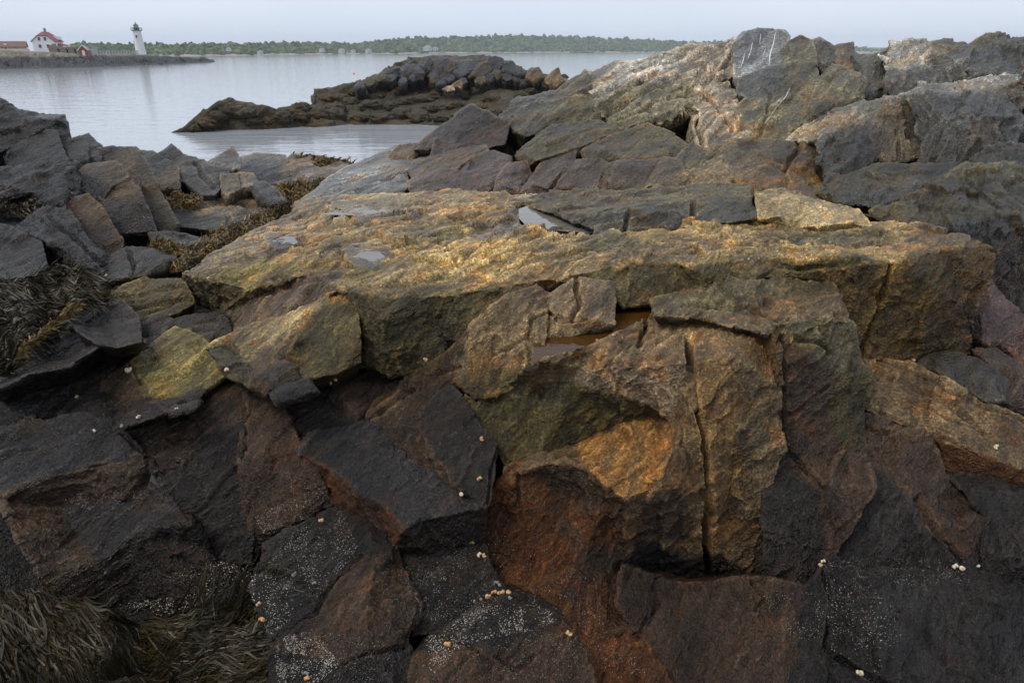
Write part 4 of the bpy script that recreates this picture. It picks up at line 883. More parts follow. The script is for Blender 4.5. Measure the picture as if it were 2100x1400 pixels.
def weed(name, label, outline, ctrl, flow, n, length, width, lift, mat, curl=0.5, seg=8, mound=True, lump=.03, jit=.5, onrock=False):
    """a bed of strap-like fronds lying over a lumpy mound"""
    pl = np.array([q[:2] for q in parse(outline)]); ct = parse(ctrl); W = depth_field(ct)
    base = sample_poly(pl, n)
    fl = parse(flow)                                    # x,y,angle (deg, picture sense) of the combed direction
    FP = np.array([(a, b) for a, b, c in fl]); FA = np.radians([c for a, b, c in fl])
    def ang(p):
        w = 1 / (((p[:, None] - FP[None]) ** 2).sum(2) + 400) ** 1.2
        return np.arctan2((w * np.sin(FA)).sum(1), (w * np.cos(FA)).sum(1))
    th = ang(base) + rng.normal(0, jit, n); ln = length * rng.uniform(.5, 1.3, n)
    lf = lift * rng.random(n) ** 1.5; bend = rng.normal(0, curl, n)
    P = base.copy(); rows = []
    for k in range(seg):
        t = 1.0 / W(P)
        w3 = unproj(P, t)
        if onrock:
            for i in range(n):
                h = hit(P[i, 0], P[i, 1])
                if h[0] is not None and abs(h[0].y - w3[i, 1]) < .8: w3[i] = h[0]
        w3[:, 2] += lump * fbm(np.stack([P[:, 0], P[:, 1], 0 * t], 1) / 55.0, 3, 77) + lf * math.sin(math.pi * min(1, (k + .3) / seg)) + 0.012 + .004 * rng.random(n)
        rows.append(w3)
        a = ang(P) * .5 + th * .5 + bend * (k / seg) + 0.25 * np.sin(k * 1.3 + th * 9)
        P = P + np.stack([np.cos(a), -np.sin(a)], 1) * (ln / seg)[:, None]
    R = np.stack(rows, 1)                               # n, seg, 3
    tan = np.gradient(R, axis=1); view = R - np.array([0, 0, CAMZ])
    side = np.cross(tan, view + rng.normal(0, .9, (n, 1, 3)) * np.linalg.norm(view, axis=2, keepdims=True)); side /= np.linalg.norm(side, axis=2, keepdims=True) + 1e-9
    dist = np.linalg.norm(view, axis=2, keepdims=True)
    wd = width * dist / FPX * rng.uniform(.6, 1.3, (n, 1, 1)) * (np.sin(np.linspace(.5, 2.9, seg)) * (1 + .35 * np.sin(np.arange(seg) * 2.4)))[None, :, None]
    V = np.stack([R - side * wd, R + side * wd], 2).reshape(-1, 3)
    i = np.arange(n)[:, None] * (2 * seg) + np.arange(seg - 1)[None] * 2; i = i.ravel()
    F = np.stack([i, i + 1, i + 3, i + 2], 1)
    sh = np.repeat(np.clip(rng.beta(1.6, 2.6, n) + .12 * rng.standard_normal(n), 0, 1), 2 * seg)
    if mound:
        lo, hi = pl.min(0), pl.max(0); gx = np.linspace(lo[0] - 6, hi[0] + 6, 46); gy = np.linspace(lo[1] - 6, hi[1] + 6, 40)
        X, Y = np.meshgrid(gx, gy); p = np.stack([X.ravel(), Y.ravel()], 1); t = 1 / W(p); G = unproj(p, t)
        G[:, 2] += lump * fbm(np.stack([p[:, 0], p[:, 1], 0 * t], 1) / 55.0, 3, 77) + .004
        m = len(gx); r = np.arange((len(gy) - 1) * (m - 1)); r = r // (m - 1) * m + r % (m - 1)
        Q = np.stack([r, r + m, r + m + 1, r + 1], 1); cen = p[Q].mean(1); Q = Q[inside(pl, cen)]
        F = np.concatenate([F, Q + len(V)]); V = np.concatenate([V, G]); sh = np.concatenate([sh, np.full(len(G), .04)])
    me = mesh_np(name, V, F, mat)
    a = me.attributes.new('shade', 'FLOAT', 'POINT'); a.data.foreach_set('value', sh.astype(np.float32))
    o = link(name, me); tag(o, label, 'seaweed', kind='stuff')
    return o
weed('rockweed', 'dark strap-like rockweed spilling over the bottom left corner',
     '-20,1215 80,1205 140,1225 210,1255 330,1275 430,1262 525,1232 540,1300 550,1370 580,1430 -20,1430',
     '0,1210,-2.30 140,1225,-2.32 300,1270,-2.34 525,1232,-2.22 540,1300,-2.18 575,1420,-2.2 -20,1430,-2.25 200,1350,-2.22 380,1330,-2.24',
     '30,1240,-60 120,1250,-40 90,1380,-75 250,1330,-60 330,1390,25 430,1300,30 500,1270,35 480,1390,15', 6500, 130, 1.4, .025, m_weed, curl=.7, lump=.05)
weed('rockweed', 'brown rockweed bed on the left, below the black block',
     '-20,590 40,575 110,560 175,570 192,600 165,640 100,675 60,720 30,745 -20,790',
     '-20,590,5.1 110,560,5.2 185,585,5.0 165,640,4.5 60,720,3.9 -20,790,3.55 -20,700,4.1',
     '50,600,-20 150,590,-15 100,640,10 40,680,25 0,740,40', 4200, 65, 1.1, .03, m_weed, curl=.7, lump=.05)
weed('rockweed', 'strip of rusty rockweed along the upper black slab', '40,742 110,672 150,655 160,640 140,640 90,680 30,740',
     '40,742,3.75 110,672,4.1 160,640,4.3 30,740,3.75', '90,690,40', 260, 26, 1.6, .02, m_weedgold, mound=False, lump=.01)
weed('rockweed', 'golden rockweed filling the gully along the edge of the slab',
     '290,555 335,548 360,530 300,512 320,500 395,512 430,490 480,468 520,445 575,430 605,440 520,485 440,525 370,562',
     '290,555,5.5 335,548,5.6 360,530,5.9 310,506,6.3 430,490,6.8 520,445,7.9 600,435,8.0 520,485,6.7 440,525,6.0 370,562,5.3',
     '330,530,30 420,510,30 520,460,25', 2600, 16, 1.0, .04, m_weedgold, curl=1.2, jit=1.0, lump=.04)
weed('rockweed', 'patch of golden weed under the long grey slope', '333,400 360,396 410,412 405,425 380,432 340,425 325,410',
     '333,400,8.9 410,412,8.9 405,425,8.5 340,425,8.4', '360,410,0', 500, 16, 1.4, .04, m_weedgold, curl=1.2, jit=1.2)
weed('rockweed', 'yellow-brown weed between the small grey rocks near the cove', '560,385 620,375 660,372 690,362 700,372 640,410 600,430 575,420',
     '560,385,9.2 690,362,9.8 640,410,8.7 575,420,8.5', '620,395,20', 700, 16, 1.4, .04, m_weedgold, curl=1.2, jit=1.2)
weed('rockweed', 'cap of golden-brown weed on the pale rock beside the cove', '585,332 600,316 633,318 700,331 738,341 715,352 660,345 610,340',
     '587,335,10.5 600,317,10.9 633,320,10.9 700,332,10.6 735,342,10.3 650,345,10.2', '650,335,-15', 700, 16, 1.4, .05, m_weedgold, curl=1.2, jit=1.0, lump=.05)
weed('rockweed', 'weed at the edge of the left pool among the dark rocks', '-20,390 50,385 80,430 60,445 -20,430', '-20,390,7.4 50,385,7.5 80,430,7.0 -20,430,6.9', '20,410,0', 500, 18, 1.4, .04, m_weed, curl=1.2, jit=1.2)
pool('-30,415 70,420 85,455 40,475 -30,470', -1.75, m_sea, 'pale glint of water among the dark left rocks')

# ------------------------------------------------------------------ barnacles
m_barn = plain('barnacle_shell', (.42, .385, .32), .7, .2, 200)
def barnacles(regs):
    Vs = []; Fs = []; nv = 0
    for pxs, n, r0, r1 in regs:
        pl = np.array([q[:2] for q in parse(pxs)])
        n = int(n * 1.2); p = sample_poly(pl, n * 2)
        cl = fbm(np.concatenate([p / 28.0, np.zeros((len(p), 1))], 1), 3, 91); p = p[np.argsort(-cl + rng.normal(0, .5, len(p)))[:n]]
        for x, y in p:
            h = hit(x, y)
            if h[0] is None: continue
            r = rng.uniform(r0, r1) ** 1.3 * .43 * h[3] / FPX; nrm = h[1]; u = nrm.orthogonal().normalized(); v = nrm.cross(u); a0 = rng.random() * 6
            ring = [h[0] + r * (math.cos(a0 + a * 1.047) * u + math.sin(a0 + a * 1.047) * v) * (1 + .25 * rng.standard_normal()) for a in range(6)]
            top = [h[0] + nrm * r * .8 + (q - h[0]) * .45 for q in ring]
            Vs += ring + top
            for a in range(6): Fs.append((nv + a, nv + (a + 1) % 6, nv + 6 + (a + 1) % 6, nv + 6 + a))
            Fs.append((nv + 6, nv + 7, nv + 8, nv + 9)); Fs.append((nv + 6, nv + 9, nv + 10, nv + 11)); nv += 12
    me = mesh_np('barnacles', np.array(Vs), np.array(Fs), m_barn, smooth=False)
    tag(link('barnacles', me), 'scattered white barnacles speckling the dark foreground rocks', 'barnacles', kind='stuff')
barnacles([
 ('530,1180 600,1090 700,1045 735,1125 660,1215 560,1300 530,1290', 900, .7, 1.7), ('560,1310 640,1290 700,1360 650,1400 570,1400', 800, .7, 1.8),
 ('640,1290 830,1320 820,1400 650,1400', 250, .6, 1.4), ('740,1070 815,1115 850,1230 790,1300 770,1150', 120, .6, 1.3),
 ('820,1160 985,1115 1040,1225 910,1290 850,1260', 550, .6, 1.5), ('850,1320 905,1290 985,1242 1100,1238 1150,1268 1100,1290 950,1320 880,1390', 900, .7, 1.9),
 ('860,1330 1180,1290 1190,1390 860,1395', 350, .6, 1.4), ('985,1095 1060,1080 1200,1180 1330,1390 1230,1390 1150,1270 1040,1225', 500, .6, 1.5),
 ('430,1140 525,1170 522,1235 480,1245 400,1250 330,1262 240,1240 330,1225 420,1215', 420, .9, 2.2), ('340,1180 420,1150 440,1180 360,1200', 60, .7, 1.4),
 ('570,960 640,985 685,1030 640,1062 540,1100 520,1060 600,1020', 450, .6, 1.4), ('840,1095 985,1060 980,1110 860,1150', 120, .6, 1.3),
 ('110,1015 300,1005 300,1025 180,1045', 130, .6, 1.4), ('10,1160 60,1130 100,1210 10,1210', 60, .7, 1.4), ('120,1130 220,1110 260,1180 130,1220', 70, .6, 1.2),
 ('0,880 160,850 290,940 110,970 0,1000', 160, .5, 1.1), ('20,800 140,800 120,880 40,890', 60, .5, 1.0),
 ('1690,1150 1760,1140 1860,1280 1800,1380 1700,1330', 420, .6, 1.5), ('1560,1210 1690,1215 1690,1320 1600,1300', 160, .6, 1.3), ('1730,1140 1990,1150 1990,1200 1850,1200', 160, .6, 1.3),
 ('640,900 780,880 900,985 990,1035 860,1055 800,1030', 130, .5, 1.1), ('300,810 560,830 600,900 420,960 300,930', 160, .5, 1.0),
 ('900,390 1060,370 1120,385 1060,400 900,400', 160, .6, 1.5), ('960,372 1040,366 1050,376 970,380', 60, .6, 1.4), ('820,300 850,330 830,380 800,330', 60, .6, 1.3),
 ('210,440 320,440 320,480 230,480', 120, .6, 1.3), ('30,560 100,540 100,575 30,592', 90, .6, 1.4), ('440,410 540,405 550,425 430,430', 60, .5, 1.0), ('640,800 700,790 740,860 640,890', 60, .5, 1.0)])

# ------------------------------------------------------------------ periwinkles
def snail_mesh(name, mat):
    V = []; F = []; nu, nt = 9, 34
    for j in range(nt):
        u = j / (nt - 1); a = 2 * math.pi * 3.1 * u; s = math.exp(-2.1 * (1 - u)); R = .52 * s; r = .50 * s; zc = 1.15 * (1 - s) - .15
        for i in range(nu):
            b = 2 * math.pi * i / nu; rr = R + r * math.cos(b)
            V.append((rr * math.cos(a), rr * math.sin(a), zc + r * 1.05 * math.sin(b)))
    for j in range(nt - 1):
        for i in range(nu): F.append((j * nu + i, j * nu + (i + 1) % nu, (j + 1) * nu + (i + 1) % nu, (j + 1) * nu + i))
    V.append((.52, 0, .02)); c = len(V) - 1
    V[c] = tuple(np.mean(V[(nt - 1) * nu:nt * nu], axis=0))
    me = bpy.data.meshes.new(name)
    me.from_pydata(V, [], F + [((nt - 1) * nu + i, (nt - 1) * nu + (i + 1) % nu, c) for i in range(nu)]); me.update()
    me.polygons.foreach_set('use_smooth', [True] * len(me.polygons)); me.materials.append(mat); return me
SH = {k: snail_mesh('periwinkle_' + k, plain('periwinkle_shell_' + k, c, .5, .35, 90)) for k, c in
      dict(tan=(.42, .26, .13), pale=(.5, .42, .31), grey=(.17, .17, .14), orange=(.44, .23, .09)).items()}
SNAILS = [(660, 1070, 'tan', 12, 'just under the brown-grey block beside its barnacles'), (603, 1180, 'grey', 12, 'on the barnacled upper face of the ridged rock'), (645, 1198, 'grey', 11, 'near the crack of the ridged rock'),
 (532, 1240, 'tan', 11, 'at the weed edge of the ridged rock, uppermost of that edge'), (540, 1271, 'orange', 14, 'at the weed edge, below the uppermost one'), (530, 1301, 'grey', 10, 'against the weed where the ridged rock narrows'),
 (592, 1331, 'grey', 9, 'on dense barnacles low on the ridged rock'), (629, 1382, 'grey', 11, 'upper of two touching at the bottom edge'), (632, 1393, 'orange', 13, 'lower of two touching at the bottom edge'),
 (917, 1325, 'orange', 15, 'alone on the bottom centre slab'), (1169, 1297, 'tan', 15, 'on the border of the rust strip near the bottom'), (969, 1114, 'tan', 12, 'at the foot of the charcoal slab point'),
 (983, 1139, 'pale', 13, 'first of a touching pair below the charcoal slab'), (993, 1140, 'tan', 12, 'second of a touching pair below the charcoal slab'), (1018, 1197, 'grey', 11, 'upper of two above the snail row'), (1024, 1202, 'grey', 11, 'lower of two above the snail row'),
 (1000, 1225, 'tan', 14, 'first from the left in the snail row'), (1013, 1218, 'orange', 14, 'second in the snail row'), (1023, 1218, 'tan', 10, 'third in the snail row'), (1031, 1217, 'orange', 12, 'fourth in the snail row'), (1042, 1217, 'tan', 12, 'last in the snail row'),
 (1046, 1226, 'grey', 10, 'tucked below the end of the snail row'), (975, 1234, 'grey', 8, 'small and dark, ahead of the snail row'), (986, 1231, 'grey', 9, 'dark one next to the start of the snail row'), (984, 983, 'tan', 13, 'high on the dark faceted wedge'), (947, 1010, 'pale', 13, 'on the seam between the charcoal slab and the wedge'),
 (988, 900, 'orange', 12, 'alone on the face of the dark wedge'), (872, 740, 'tan', 11, 'at the foot of the olive slab front'), (679, 783, 'tan', 9, 'left of a pair beside the small boulders'), (688, 777, 'tan', 9, 'right of a pair beside the small boulders'),
 (265, 760, 'pale', 14, 'large and pale at the corner of the yellow-olive block'), (463, 757, 'pale', 11, 'at the right tip of the yellow-olive block'), (462, 784, 'pale', 10, 'just below the right tip of the yellow-olive block'), (159, 814, 'tan', 8, 'beside the groove of the black slope'),
 (286, 857, 'pale', 10, 'under the dark front of the yellow-olive block'), (252, 874, 'grey', 8, 'in the shadow left under the yellow-olive block'), (194, 885, 'pale', 8, 'at the lower edge of the black slope'), (361, 840, 'pale', 8, 'small, below the middle of the yellow-olive block'), (299, 702, 'tan', 9, 'in the gap beside the angular dark boulder'),
 (1687, 1152, 'pale', 11, 'upper of two beside the barnacled groove at lower right'), (1684, 1161, 'tan', 11, 'lower of two beside the barnacled groove at lower right'), (1957, 1163, 'pale', 13, 'first of two side by side near the right edge'), (1971, 1166, 'pale', 11, 'second of two side by side near the right edge'), (2004, 1160, 'pale', 7, 'tiny, right of the two side by side'),
 (1763, 1384, 'pale', 14, 'by the crack at the bottom right'), (2043, 918, 'pale', 11, 'on the tan bedded slab'), (1873, 737, 'pale', 7, 'tiny, under the overhanging slab end at right'), (782, 587, 'pale', 6, 'tiny, near the front rim of the ochre slab'), (429, 571, 'pale', 6, 'tiny, on the olive corner of the ochre slab'), (382, 559, 'tan', 7, 'tiny, on the left rim of the ochre slab'), (217, 567, 'tan', 8, 'on the dark ramp above the weed bed')]
for x, y, k, sz, lab in SNAILS:
    h = hit(x, y)
    if h[0] is None: continue
    o = link('periwinkle', SH[k]); r = sz * h[3] / FPX * .52
    q = h[1].to_track_quat('Z', 'Y') @ Matrix.Rotation(rng.random() * 6.28, 3, 'Z').to_quaternion() @ Matrix.Rotation(rng.uniform(.5, 1.3), 3, 'X').to_quaternion()
    o.rotation_mode = 'QUATERNION'; o.rotation_quaternion = q; o.scale = (r, r, r); o.location = h[0] + h[1] * r * .45
    tag(o, f"{k} periwinkle shell {lab}", 'snail', 'periwinkles on the rocks')

# ------------------------------------------------------------------ quartz veins of the ridge rocks
m_vein = plain('white_quartz', (.62, .62, .60), .5, .15, 8)
def vein(parent, pxs, wpx):
    pts = parse(pxs); V = []; path = []
    for (x0, y0), (x1, y1) in zip(pts[:-1], pts[1:]):
        for k in range(8): path.append((x0 + (x1 - x0) * k / 8, y0 + (y1 - y0) * k / 8))
    path.append(pts[-1]); rows = []
    for i, (x, y) in enumerate(path):
        a = path[max(0, i - 1)]; b = path[min(len(path) - 1, i + 1)]; dx, dy = b[0] - a[0], b[1] - a[1]; l = math.hypot(dx, dy) + 1e-6
        w_ = wpx * (.4 + .6 * math.sin(math.pi * (i + .5) / len(path))) * random.uniform(.6, 1.3); row = []
        for s_ in (-1, 1):
            h = hit(x - dy / l * w_ * s_, y + dx / l * w_ * s_)
            if h[0] is None: row = None; break
            row.append(h[0] + h[1] * .006)
        if row: rows.append(row)
    if len(rows) < 3: return
    m = MB(); m.add([p for r in rows for p in r] + [p - Vector((0, -.03, .02)) for r in rows for p in r],
        [(2 * i, 2 * i + 1, 2 * i + 3, 2 * i + 2) for i in range(len(rows) - 1)])
    m.build('quartz_vein', m_vein, parent)
VB = next(o for o in ROCKS if o.name.startswith('veined_block')); GS = next(o for o in ROCKS if 'large grey-olive slab' in o['label'])
for s_, w_ in (('1590,68 1586,90 1579,112 1577,136', 1.0), ('1543,87 1540,105 1534,121', .6), ('1527,110 1524,125 1519,140', .6), ('1560,70 1558,90', .4), ('1570,100 1566,112 1563,130', .4)): vein(VB, s_, w_)
for s_, w_ in (('1620,181 1612,198 1592,220 1569,254', .6),): vein(GS, s_, w_)
print('details', round(time.time() - T0, 1), 's')

# ------------------------------------------------------------------ the weed-covered islet
def islet_weed_mat():
    m, t, b = nodes('weed_covered_rock')
    g = N(t, 'ShaderNodeNewGeometry')
    mp = N(t, 'ShaderNodeMapping'); mp.inputs['Scale'].default_value = (2.2, 2.2, .45); t.links.new(g.outputs['Position'], mp.inputs[0])
    n1 = noise(t, mp.outputs[0], 2.6, 5, .7, .4); n2 = noise(t, g.outputs['Position'], .55, 4, .6)
    c = mixc(t, ramp(t, n1, [(.3, 0.), (.7, 1.)]), (.014, .012, .007), (.075, .056, .022))
    c = mixc(t, ramp(t, n2, [(.48, 0.), (.66, .8)]), c, mixc(t, 1.0, c, (1.9, 1.35, .6), 'MULTIPLY'))
    t.links.new(c, b.inputs['Base Color']); b.inputs['Roughness'].default_value = .5; b.inputs['Specular IOR Level'].default_value = .3
    bp = N(t, 'ShaderNodeBump', i_Strength=.9, i_Distance=.35); t.links.new(n1, bp.inputs['Height']); t.links.new(bp.outputs[0], b.inputs['Normal'])
    return m
m_iw = islet_weed_mat()
def px_hit(bvh, x, y): return bvh.ray_cast(CAMV, (Vector(at_t(x, y, 1.0)) - CAMV).normalized())
n_before = len(ROCKS)
isl = rock('islet', 'low islet of weed-covered rock across the cove', [
 ('B', '358,274,-5.05 400,255,-4.5 440,222,-3.6 470,212,-3.4 500,222,-3.7 560,238,-4.2 600,228,-4.0 640,215,-3.9 700,205,-3.7 640,245,-4.6 560,262,-4.9 450,268,-5.05'),
 ('B', '640,215 648,188,-3.1 720,180,-2.9 780,155,-2.3 840,130,-1.5 880,122,-1.2 1000,122,-1.2 1040,132,-1.5 1000,175,-2.7 850,185,-3.0 700,205'),
 ('B', '700,205 850,185 1000,175 1040,132 1080,150,-2.1 1110,160,-2.4 1160,165,-2.4 1180,200,-3.0 1100,235,-3.9 1000,255,-4.6 900,262,-5.1 720,262,-5.1 600,266,-5.1 560,262 640,245')],
 back=14, down=2.5, mat=m_iw, rough=.8, c=4, stretch=.6, crease=3, cat='islet')
IV, IF = ALLV[-1], ALLF[-1] - (NV - len(ALLV[-1]))
IB = BVHTree.FromPolygons(IV.tolist(), IF.tolist())
CR = 'crest rocks of the islet'
def crest(label, s, tn='K'):
    rock('islet_rock', label, [(tn, s)], back=2.5, down=2.5, rough=1.2, dil=1.5, c=4, group=CR, zmix=0)
crest('leftmost dark crag stepping up to the islet crest', '780,160,60 795,142,61 820,138,61 822,160,60 800,170,59')
crest('dark jagged crag on the islet with a sharp left shoulder', '818,158,60 832,132,62 850,130,62 872,150,60 868,165,59 835,165,59')
crest('tooth-like crag tilted left on the islet crest', '830,136,62 848,120,63 857,121,63 855,138,62 842,142,62')
crest('thin upright pinnacle on the islet crest', '866,150,61 875,122,63 881,113,63 884,118,63 884,150,61')
crest('largest flat-topped brown crag on the islet crest', '876,155,60 884,120,63 900,115,63 930,118,63 935,140,61 910,165,59 885,163,59', 'B')
crest('square dark block beside the flat-topped crag', '925,155,60 934,125,63 960,120,63 985,124,62 980,145,61 945,160,59')
crest('brown angular block in the middle of the islet crest', '960,160,59 980,128,62 1000,126,62 1012,140,61 995,162,59', 'O')
crest('tall dark block near the right of the islet crest', '995,150,61 1000,118,63 1015,114,63 1032,120,63 1036,140,62 1015,152,60')
crest('pointed dark rock right of the tall block', '1030,150,60 1037,128,62 1050,126,62 1060,145,61 1050,158,60')
crest('low dark rock stepping down right on the islet', '1055,155,59 1065,142,60 1080,142,60 1085,158,59')
crest('brownish hump at the right of the islet', '1075,160,58 1085,138,59 1105,136,59 1118,158,58 1095,168,57', 'N')
crest('twin-pointed tan rock at the right end of the islet', '1116,165,57 1128,150,58 1145,138,58 1152,160,57 1165,165,57 1140,178,56', 'N')
crest('small pale rock among the weed on the islet', '906,182,57 915,175,58 930,176,58 935,185,57 918,190,57', 'P')
crest('second pale rock right of the first among the islet weed', '925,176,58 940,165,58 952,170,58 945,180,57', 'N')
crest('low dark rock at the left waterside of the islet', '636,195,64 650,187,66 664,188,66 668,196,64 650,200,63', 'B')
ORD = 'first second third fourth fifth sixth seventh eighth ninth tenth eleventh twelfth thirteenth fourteenth fifteenth sixteenth seventeenth eighteenth nineteenth twentieth'.split() + ['twenty-' + q for q in 'first second third fourth fifth sixth seventh eighth ninth'.split()]
rc_ = random.Random(12)
small = sorted([(785, 158), (803, 160), (826, 166), (848, 160), (862, 142), (890, 160), (905, 168), (922, 160), (938, 150), (950, 166), (968, 152), (985, 162), (1003, 160), (1020, 152), (1040, 160), (1062, 162), (1078, 168), (1100, 166), (1122, 172), (760, 168), (740, 176), (1150, 172)])
for i_, (x, y) in enumerate(small):
    w_, h_ = rc_.uniform(8, 15), rc_.uniform(6, 12); n_ = rc_.choice((5, 6, 7)); yy = 58 + (168 - y) * .12
    s_ = ' '.join('%.1f,%.1f,%.2f' % (x + w_ * rc_.uniform(.7, 1.2) * math.cos(6.283 * a / n_ + .4), y + h_ * rc_.uniform(.7, 1.2) * math.sin(6.283 * a / n_ + .4), yy - .8 * math.sin(6.283 * a / n_ + .4)) for a in range(n_))
    crest('small broken rock under the islet crest, %s from the left' % ORD[i_], s_, rc_.choice(('RD', 'K', 'O', 'K')))
# weed-draped boulders
def lump_mesh(seed):
    bm = bmesh.new(); bmesh.ops.create_icosphere(bm, subdivisions=4, radius=1.0)
    V = np.array([v.co[:] for v in bm.verts]); a = np.arctan2(V[:, 1], V[:, 0])
    r = 1 + .16 * fbm(V * 1.3 + seed * 9, 3, seed) + .10 * fbm(np.stack([np.cos(a) * 5, np.sin(a) * 5, V[:, 2] * .8 + seed], 1), 3, seed + 5) * (1 - np.abs(V[:, 2]))
    r = r + .22 * facets(V * 1.9 + seed * 5, seed) + .12 * facets(V * 4.2 + seed, seed + 9); V = V * r[:, None]; V[:, 2] = np.where(V[:, 2] < 0, V[:, 2] * .8, V[:, 2] * .75); V[:, :2] *= (1 + .18 * np.clip(-V[:, 2], 0, 1))[:, None]
    for v, c in zip(bm.verts, V): v.co = c
    for f in bm.faces: f.smooth = True
    me = bpy.data.meshes.new('weed_lump'); bm.to_mesh(me); bm.free(); me.materials.append(m_iw); return me
LM = [lump_mesh(i) for i in range(5)]
lr = random.Random(5)
spots = [(470, 232, 34), (440, 240, 26), (505, 235, 26), (545, 250, 22), (620, 225, 24), (600, 232, 18), (650, 238, 34), (685, 240, 28), (615, 240, 26), (580, 244, 24), (520, 250, 24), (700, 205, 24), (670, 205, 22),
  (730, 190, 24), (760, 180, 22), (800, 172, 22), (770, 200, 26), (820, 190, 22), (850, 178, 20), (760, 220, 26), (800, 222, 24), (820, 240, 34), (860, 243, 32), (900, 245, 30), (780, 246, 28), (740, 244, 26), (870, 205, 26), (900, 195, 22), (940, 195, 24), (980, 190, 22),
  (930, 222, 28), (980, 225, 26), (1010, 205, 22), (1020, 235, 24), (880, 225, 24), (840, 212, 24), (1050, 180, 20), (1070, 200, 22), (1000, 180, 18), (1090, 190, 18), (640, 262, 16), (420, 252, 22), (400, 262, 18), (690, 222, 22), (720, 212, 20), (950, 242, 26), (1110, 205, 18), (890, 170, 16), (960, 172, 16), (1030, 165, 16)]
ZN = {}
for i, (x, y, wpx) in enumerate(spots):
    h = px_hit(IB, x, y)
    if h[0] is None: continue
    o = link('weed_boulder', LM[i % 5]); r = wpx * .68 * h[3] / FPX
    o.location = h[0] + Vector((0, .25 * r, .05 * r)); o.rotation_euler = (0, 0, lr.uniform(0, 6)); o.scale = (r * lr.uniform(.95, 1.4), r * lr.uniform(.8, 1.1), r * lr.uniform(.6, .85))
    zone = ('on the low left spit of the islet' if y > 235 and x < 560 else 'at the waterline of the islet' if y > 235 else 'just below the islet crest' if y < 190 else 'on the middle slope of the islet')
    ZN.setdefault(zone, []).append((x, o))
for zone, L_ in ZN.items():
    for k_, (x, o) in enumerate(sorted(L_, key=lambda q: q[0])):
        tag(o, f'rockweed-draped boulder {zone}, {ORD[k_]} from the left', 'boulder', 'rockweed-draped boulders ' + zone)

# ------------------------------------------------------------------ lighthouse headland
m_white = plain('white_paint', (.78, .78, .79), .6, .04, .6)
m_farwall = plain('far_house_wall', (.42, .42, .42), .7, .1, .3)
m_green = plain('dark_green_iron', (.02, .06, .05), .4, .1)
m_glass = plain('lantern_glass', (.35, .5, .47), .1, .1)
m_dark = plain('dark_window', (.03, .035, .045), .2, .1)
m_redroof = plain('red_shingle', (.19, .045, .04), .7, .25, 1.5)
m_redwall = plain('red_boards', (.26, .05, .035), .7, .2, 1.2)
m_greyroof = plain('grey_shingle', (.22, .22, .23), .7, .2, 1.5)
m_stone = plain('old_masonry', (.20, .165, .125), .8, .45, .9)
m_grey = plain('grey_timber', (.36, .38, .40), .7, .2, 2)
m_slab = plain('concrete_pad', (.45, .42, .36), .8, .2, .5)
m_brown = plain('brown_roof', (.14, .075, .055), .8, .25, 1.2)
def headland():
    xs = np.array([-120, 0, 60, 120, 180, 240, 300, 350, 400, 425, 440.]); wy = np.array([147, 143.5, 142, 141, 139.5, 137, 134.5, 132.5, 130, 128.8, 128.3]); ty = np.array([103, 104, 105, 108, 112, 112.5, 113, 117, 119, 121.5, 126.])
    px = np.linspace(-120, 440, 300); W_ = np.interp(px, xs, wy); Tt = np.interp(px, xs, ty)
    rows = []
    fr = np.concatenate([np.linspace(-.08, 1, 16), [1.0, 1.0, .6, -.2]]); bk = np.concatenate([np.linspace(0, 16, 16), [26, 40, 55, 70]])
    for f, b in zip(fr, bk):
        D = np.array([tdepth(y, -5.0) * (CP + (700 - y) / FPX * SP) for y in W_])
        ztop = np.array([slope(t) * (d + 16) for t, d in zip(Tt, D)])
        z = -5.0 + np.maximum(f, -.1) * (ztop + 5.0) * (1 if f < 0 else 1)
        t = D / np.array([CP + (700 - y) / FPX * SP for y in W_])
        X = (px - 1050) / FPX * t * (1 + b / D); rows.append(np.stack([X, D + b, CAMZ + z], 1))
    V = np.stack(rows).reshape(-1, 3); n = len(px)
    prof = np.repeat(np.clip(np.sin(np.pi * np.clip(fr, 0, 1)), .12, 1), n)
    V[:, 2] += (1.1 * facets(V / 6.0, 3) + .7 * facets(V / 2.2, 13) + .5 * fbm(V / 4, 3, 3)) * prof; V[:, 1] += 1.6 * facets(V / 4 + 5, 23) * prof
    r = np.arange((len(fr) - 1) * (n - 1)); r = r // (n - 1) * n + r % (n - 1)
    F = np.stack([r, r + 1, r + n + 1, r + n], 1)
    m, t, b = nodes('headland_rock'); g = N(t, 'ShaderNodeNewGeometry'); sep = N(t, 'ShaderNodeSeparateXYZ'); t.links.new(g.outputs['Position'], sep.inputs[0])
    n1 = noise(t, g.outputs['Position'], .35, 5, .7); hz = mathn(t, 'ADD', sep.outputs[2], mathn(t, 'MULTIPLY', n1, 2.4))
    c = mixc(t, ramp(t, mathn(t, 'DIVIDE', hz, 8.0), [(.50, 0.), (.58, 1.)]), (.016, .014, .011), (.12, .095, .065))
    n2 = noise(t, g.outputs['Position'], 1.1, 4, .7); c = mixc(t, 1.0, c, ramp(t, n2, [(.3, .4), (.7, 1.7)]), 'MULTIPLY')
    c = mixc(t, ramp(t, noise(t, g.outputs['Position'], .8, 3, .6), [(.6, 0.), (.66, .8)]), c, mixc(t, 1.0, c, (2.2, 2.1, 2.0), 'MULTIPLY'))
    t.links.new(c, b.inputs['Base Color']); b.inputs['Roughness'].default_value = .7
    tag(link('headland', mesh_np('headland', V, F, m, smooth=False)), kind='structure')
headland()
def mpp(px, py, Y): return tdepth(py, Y) / FPX          # metres per picture unit across
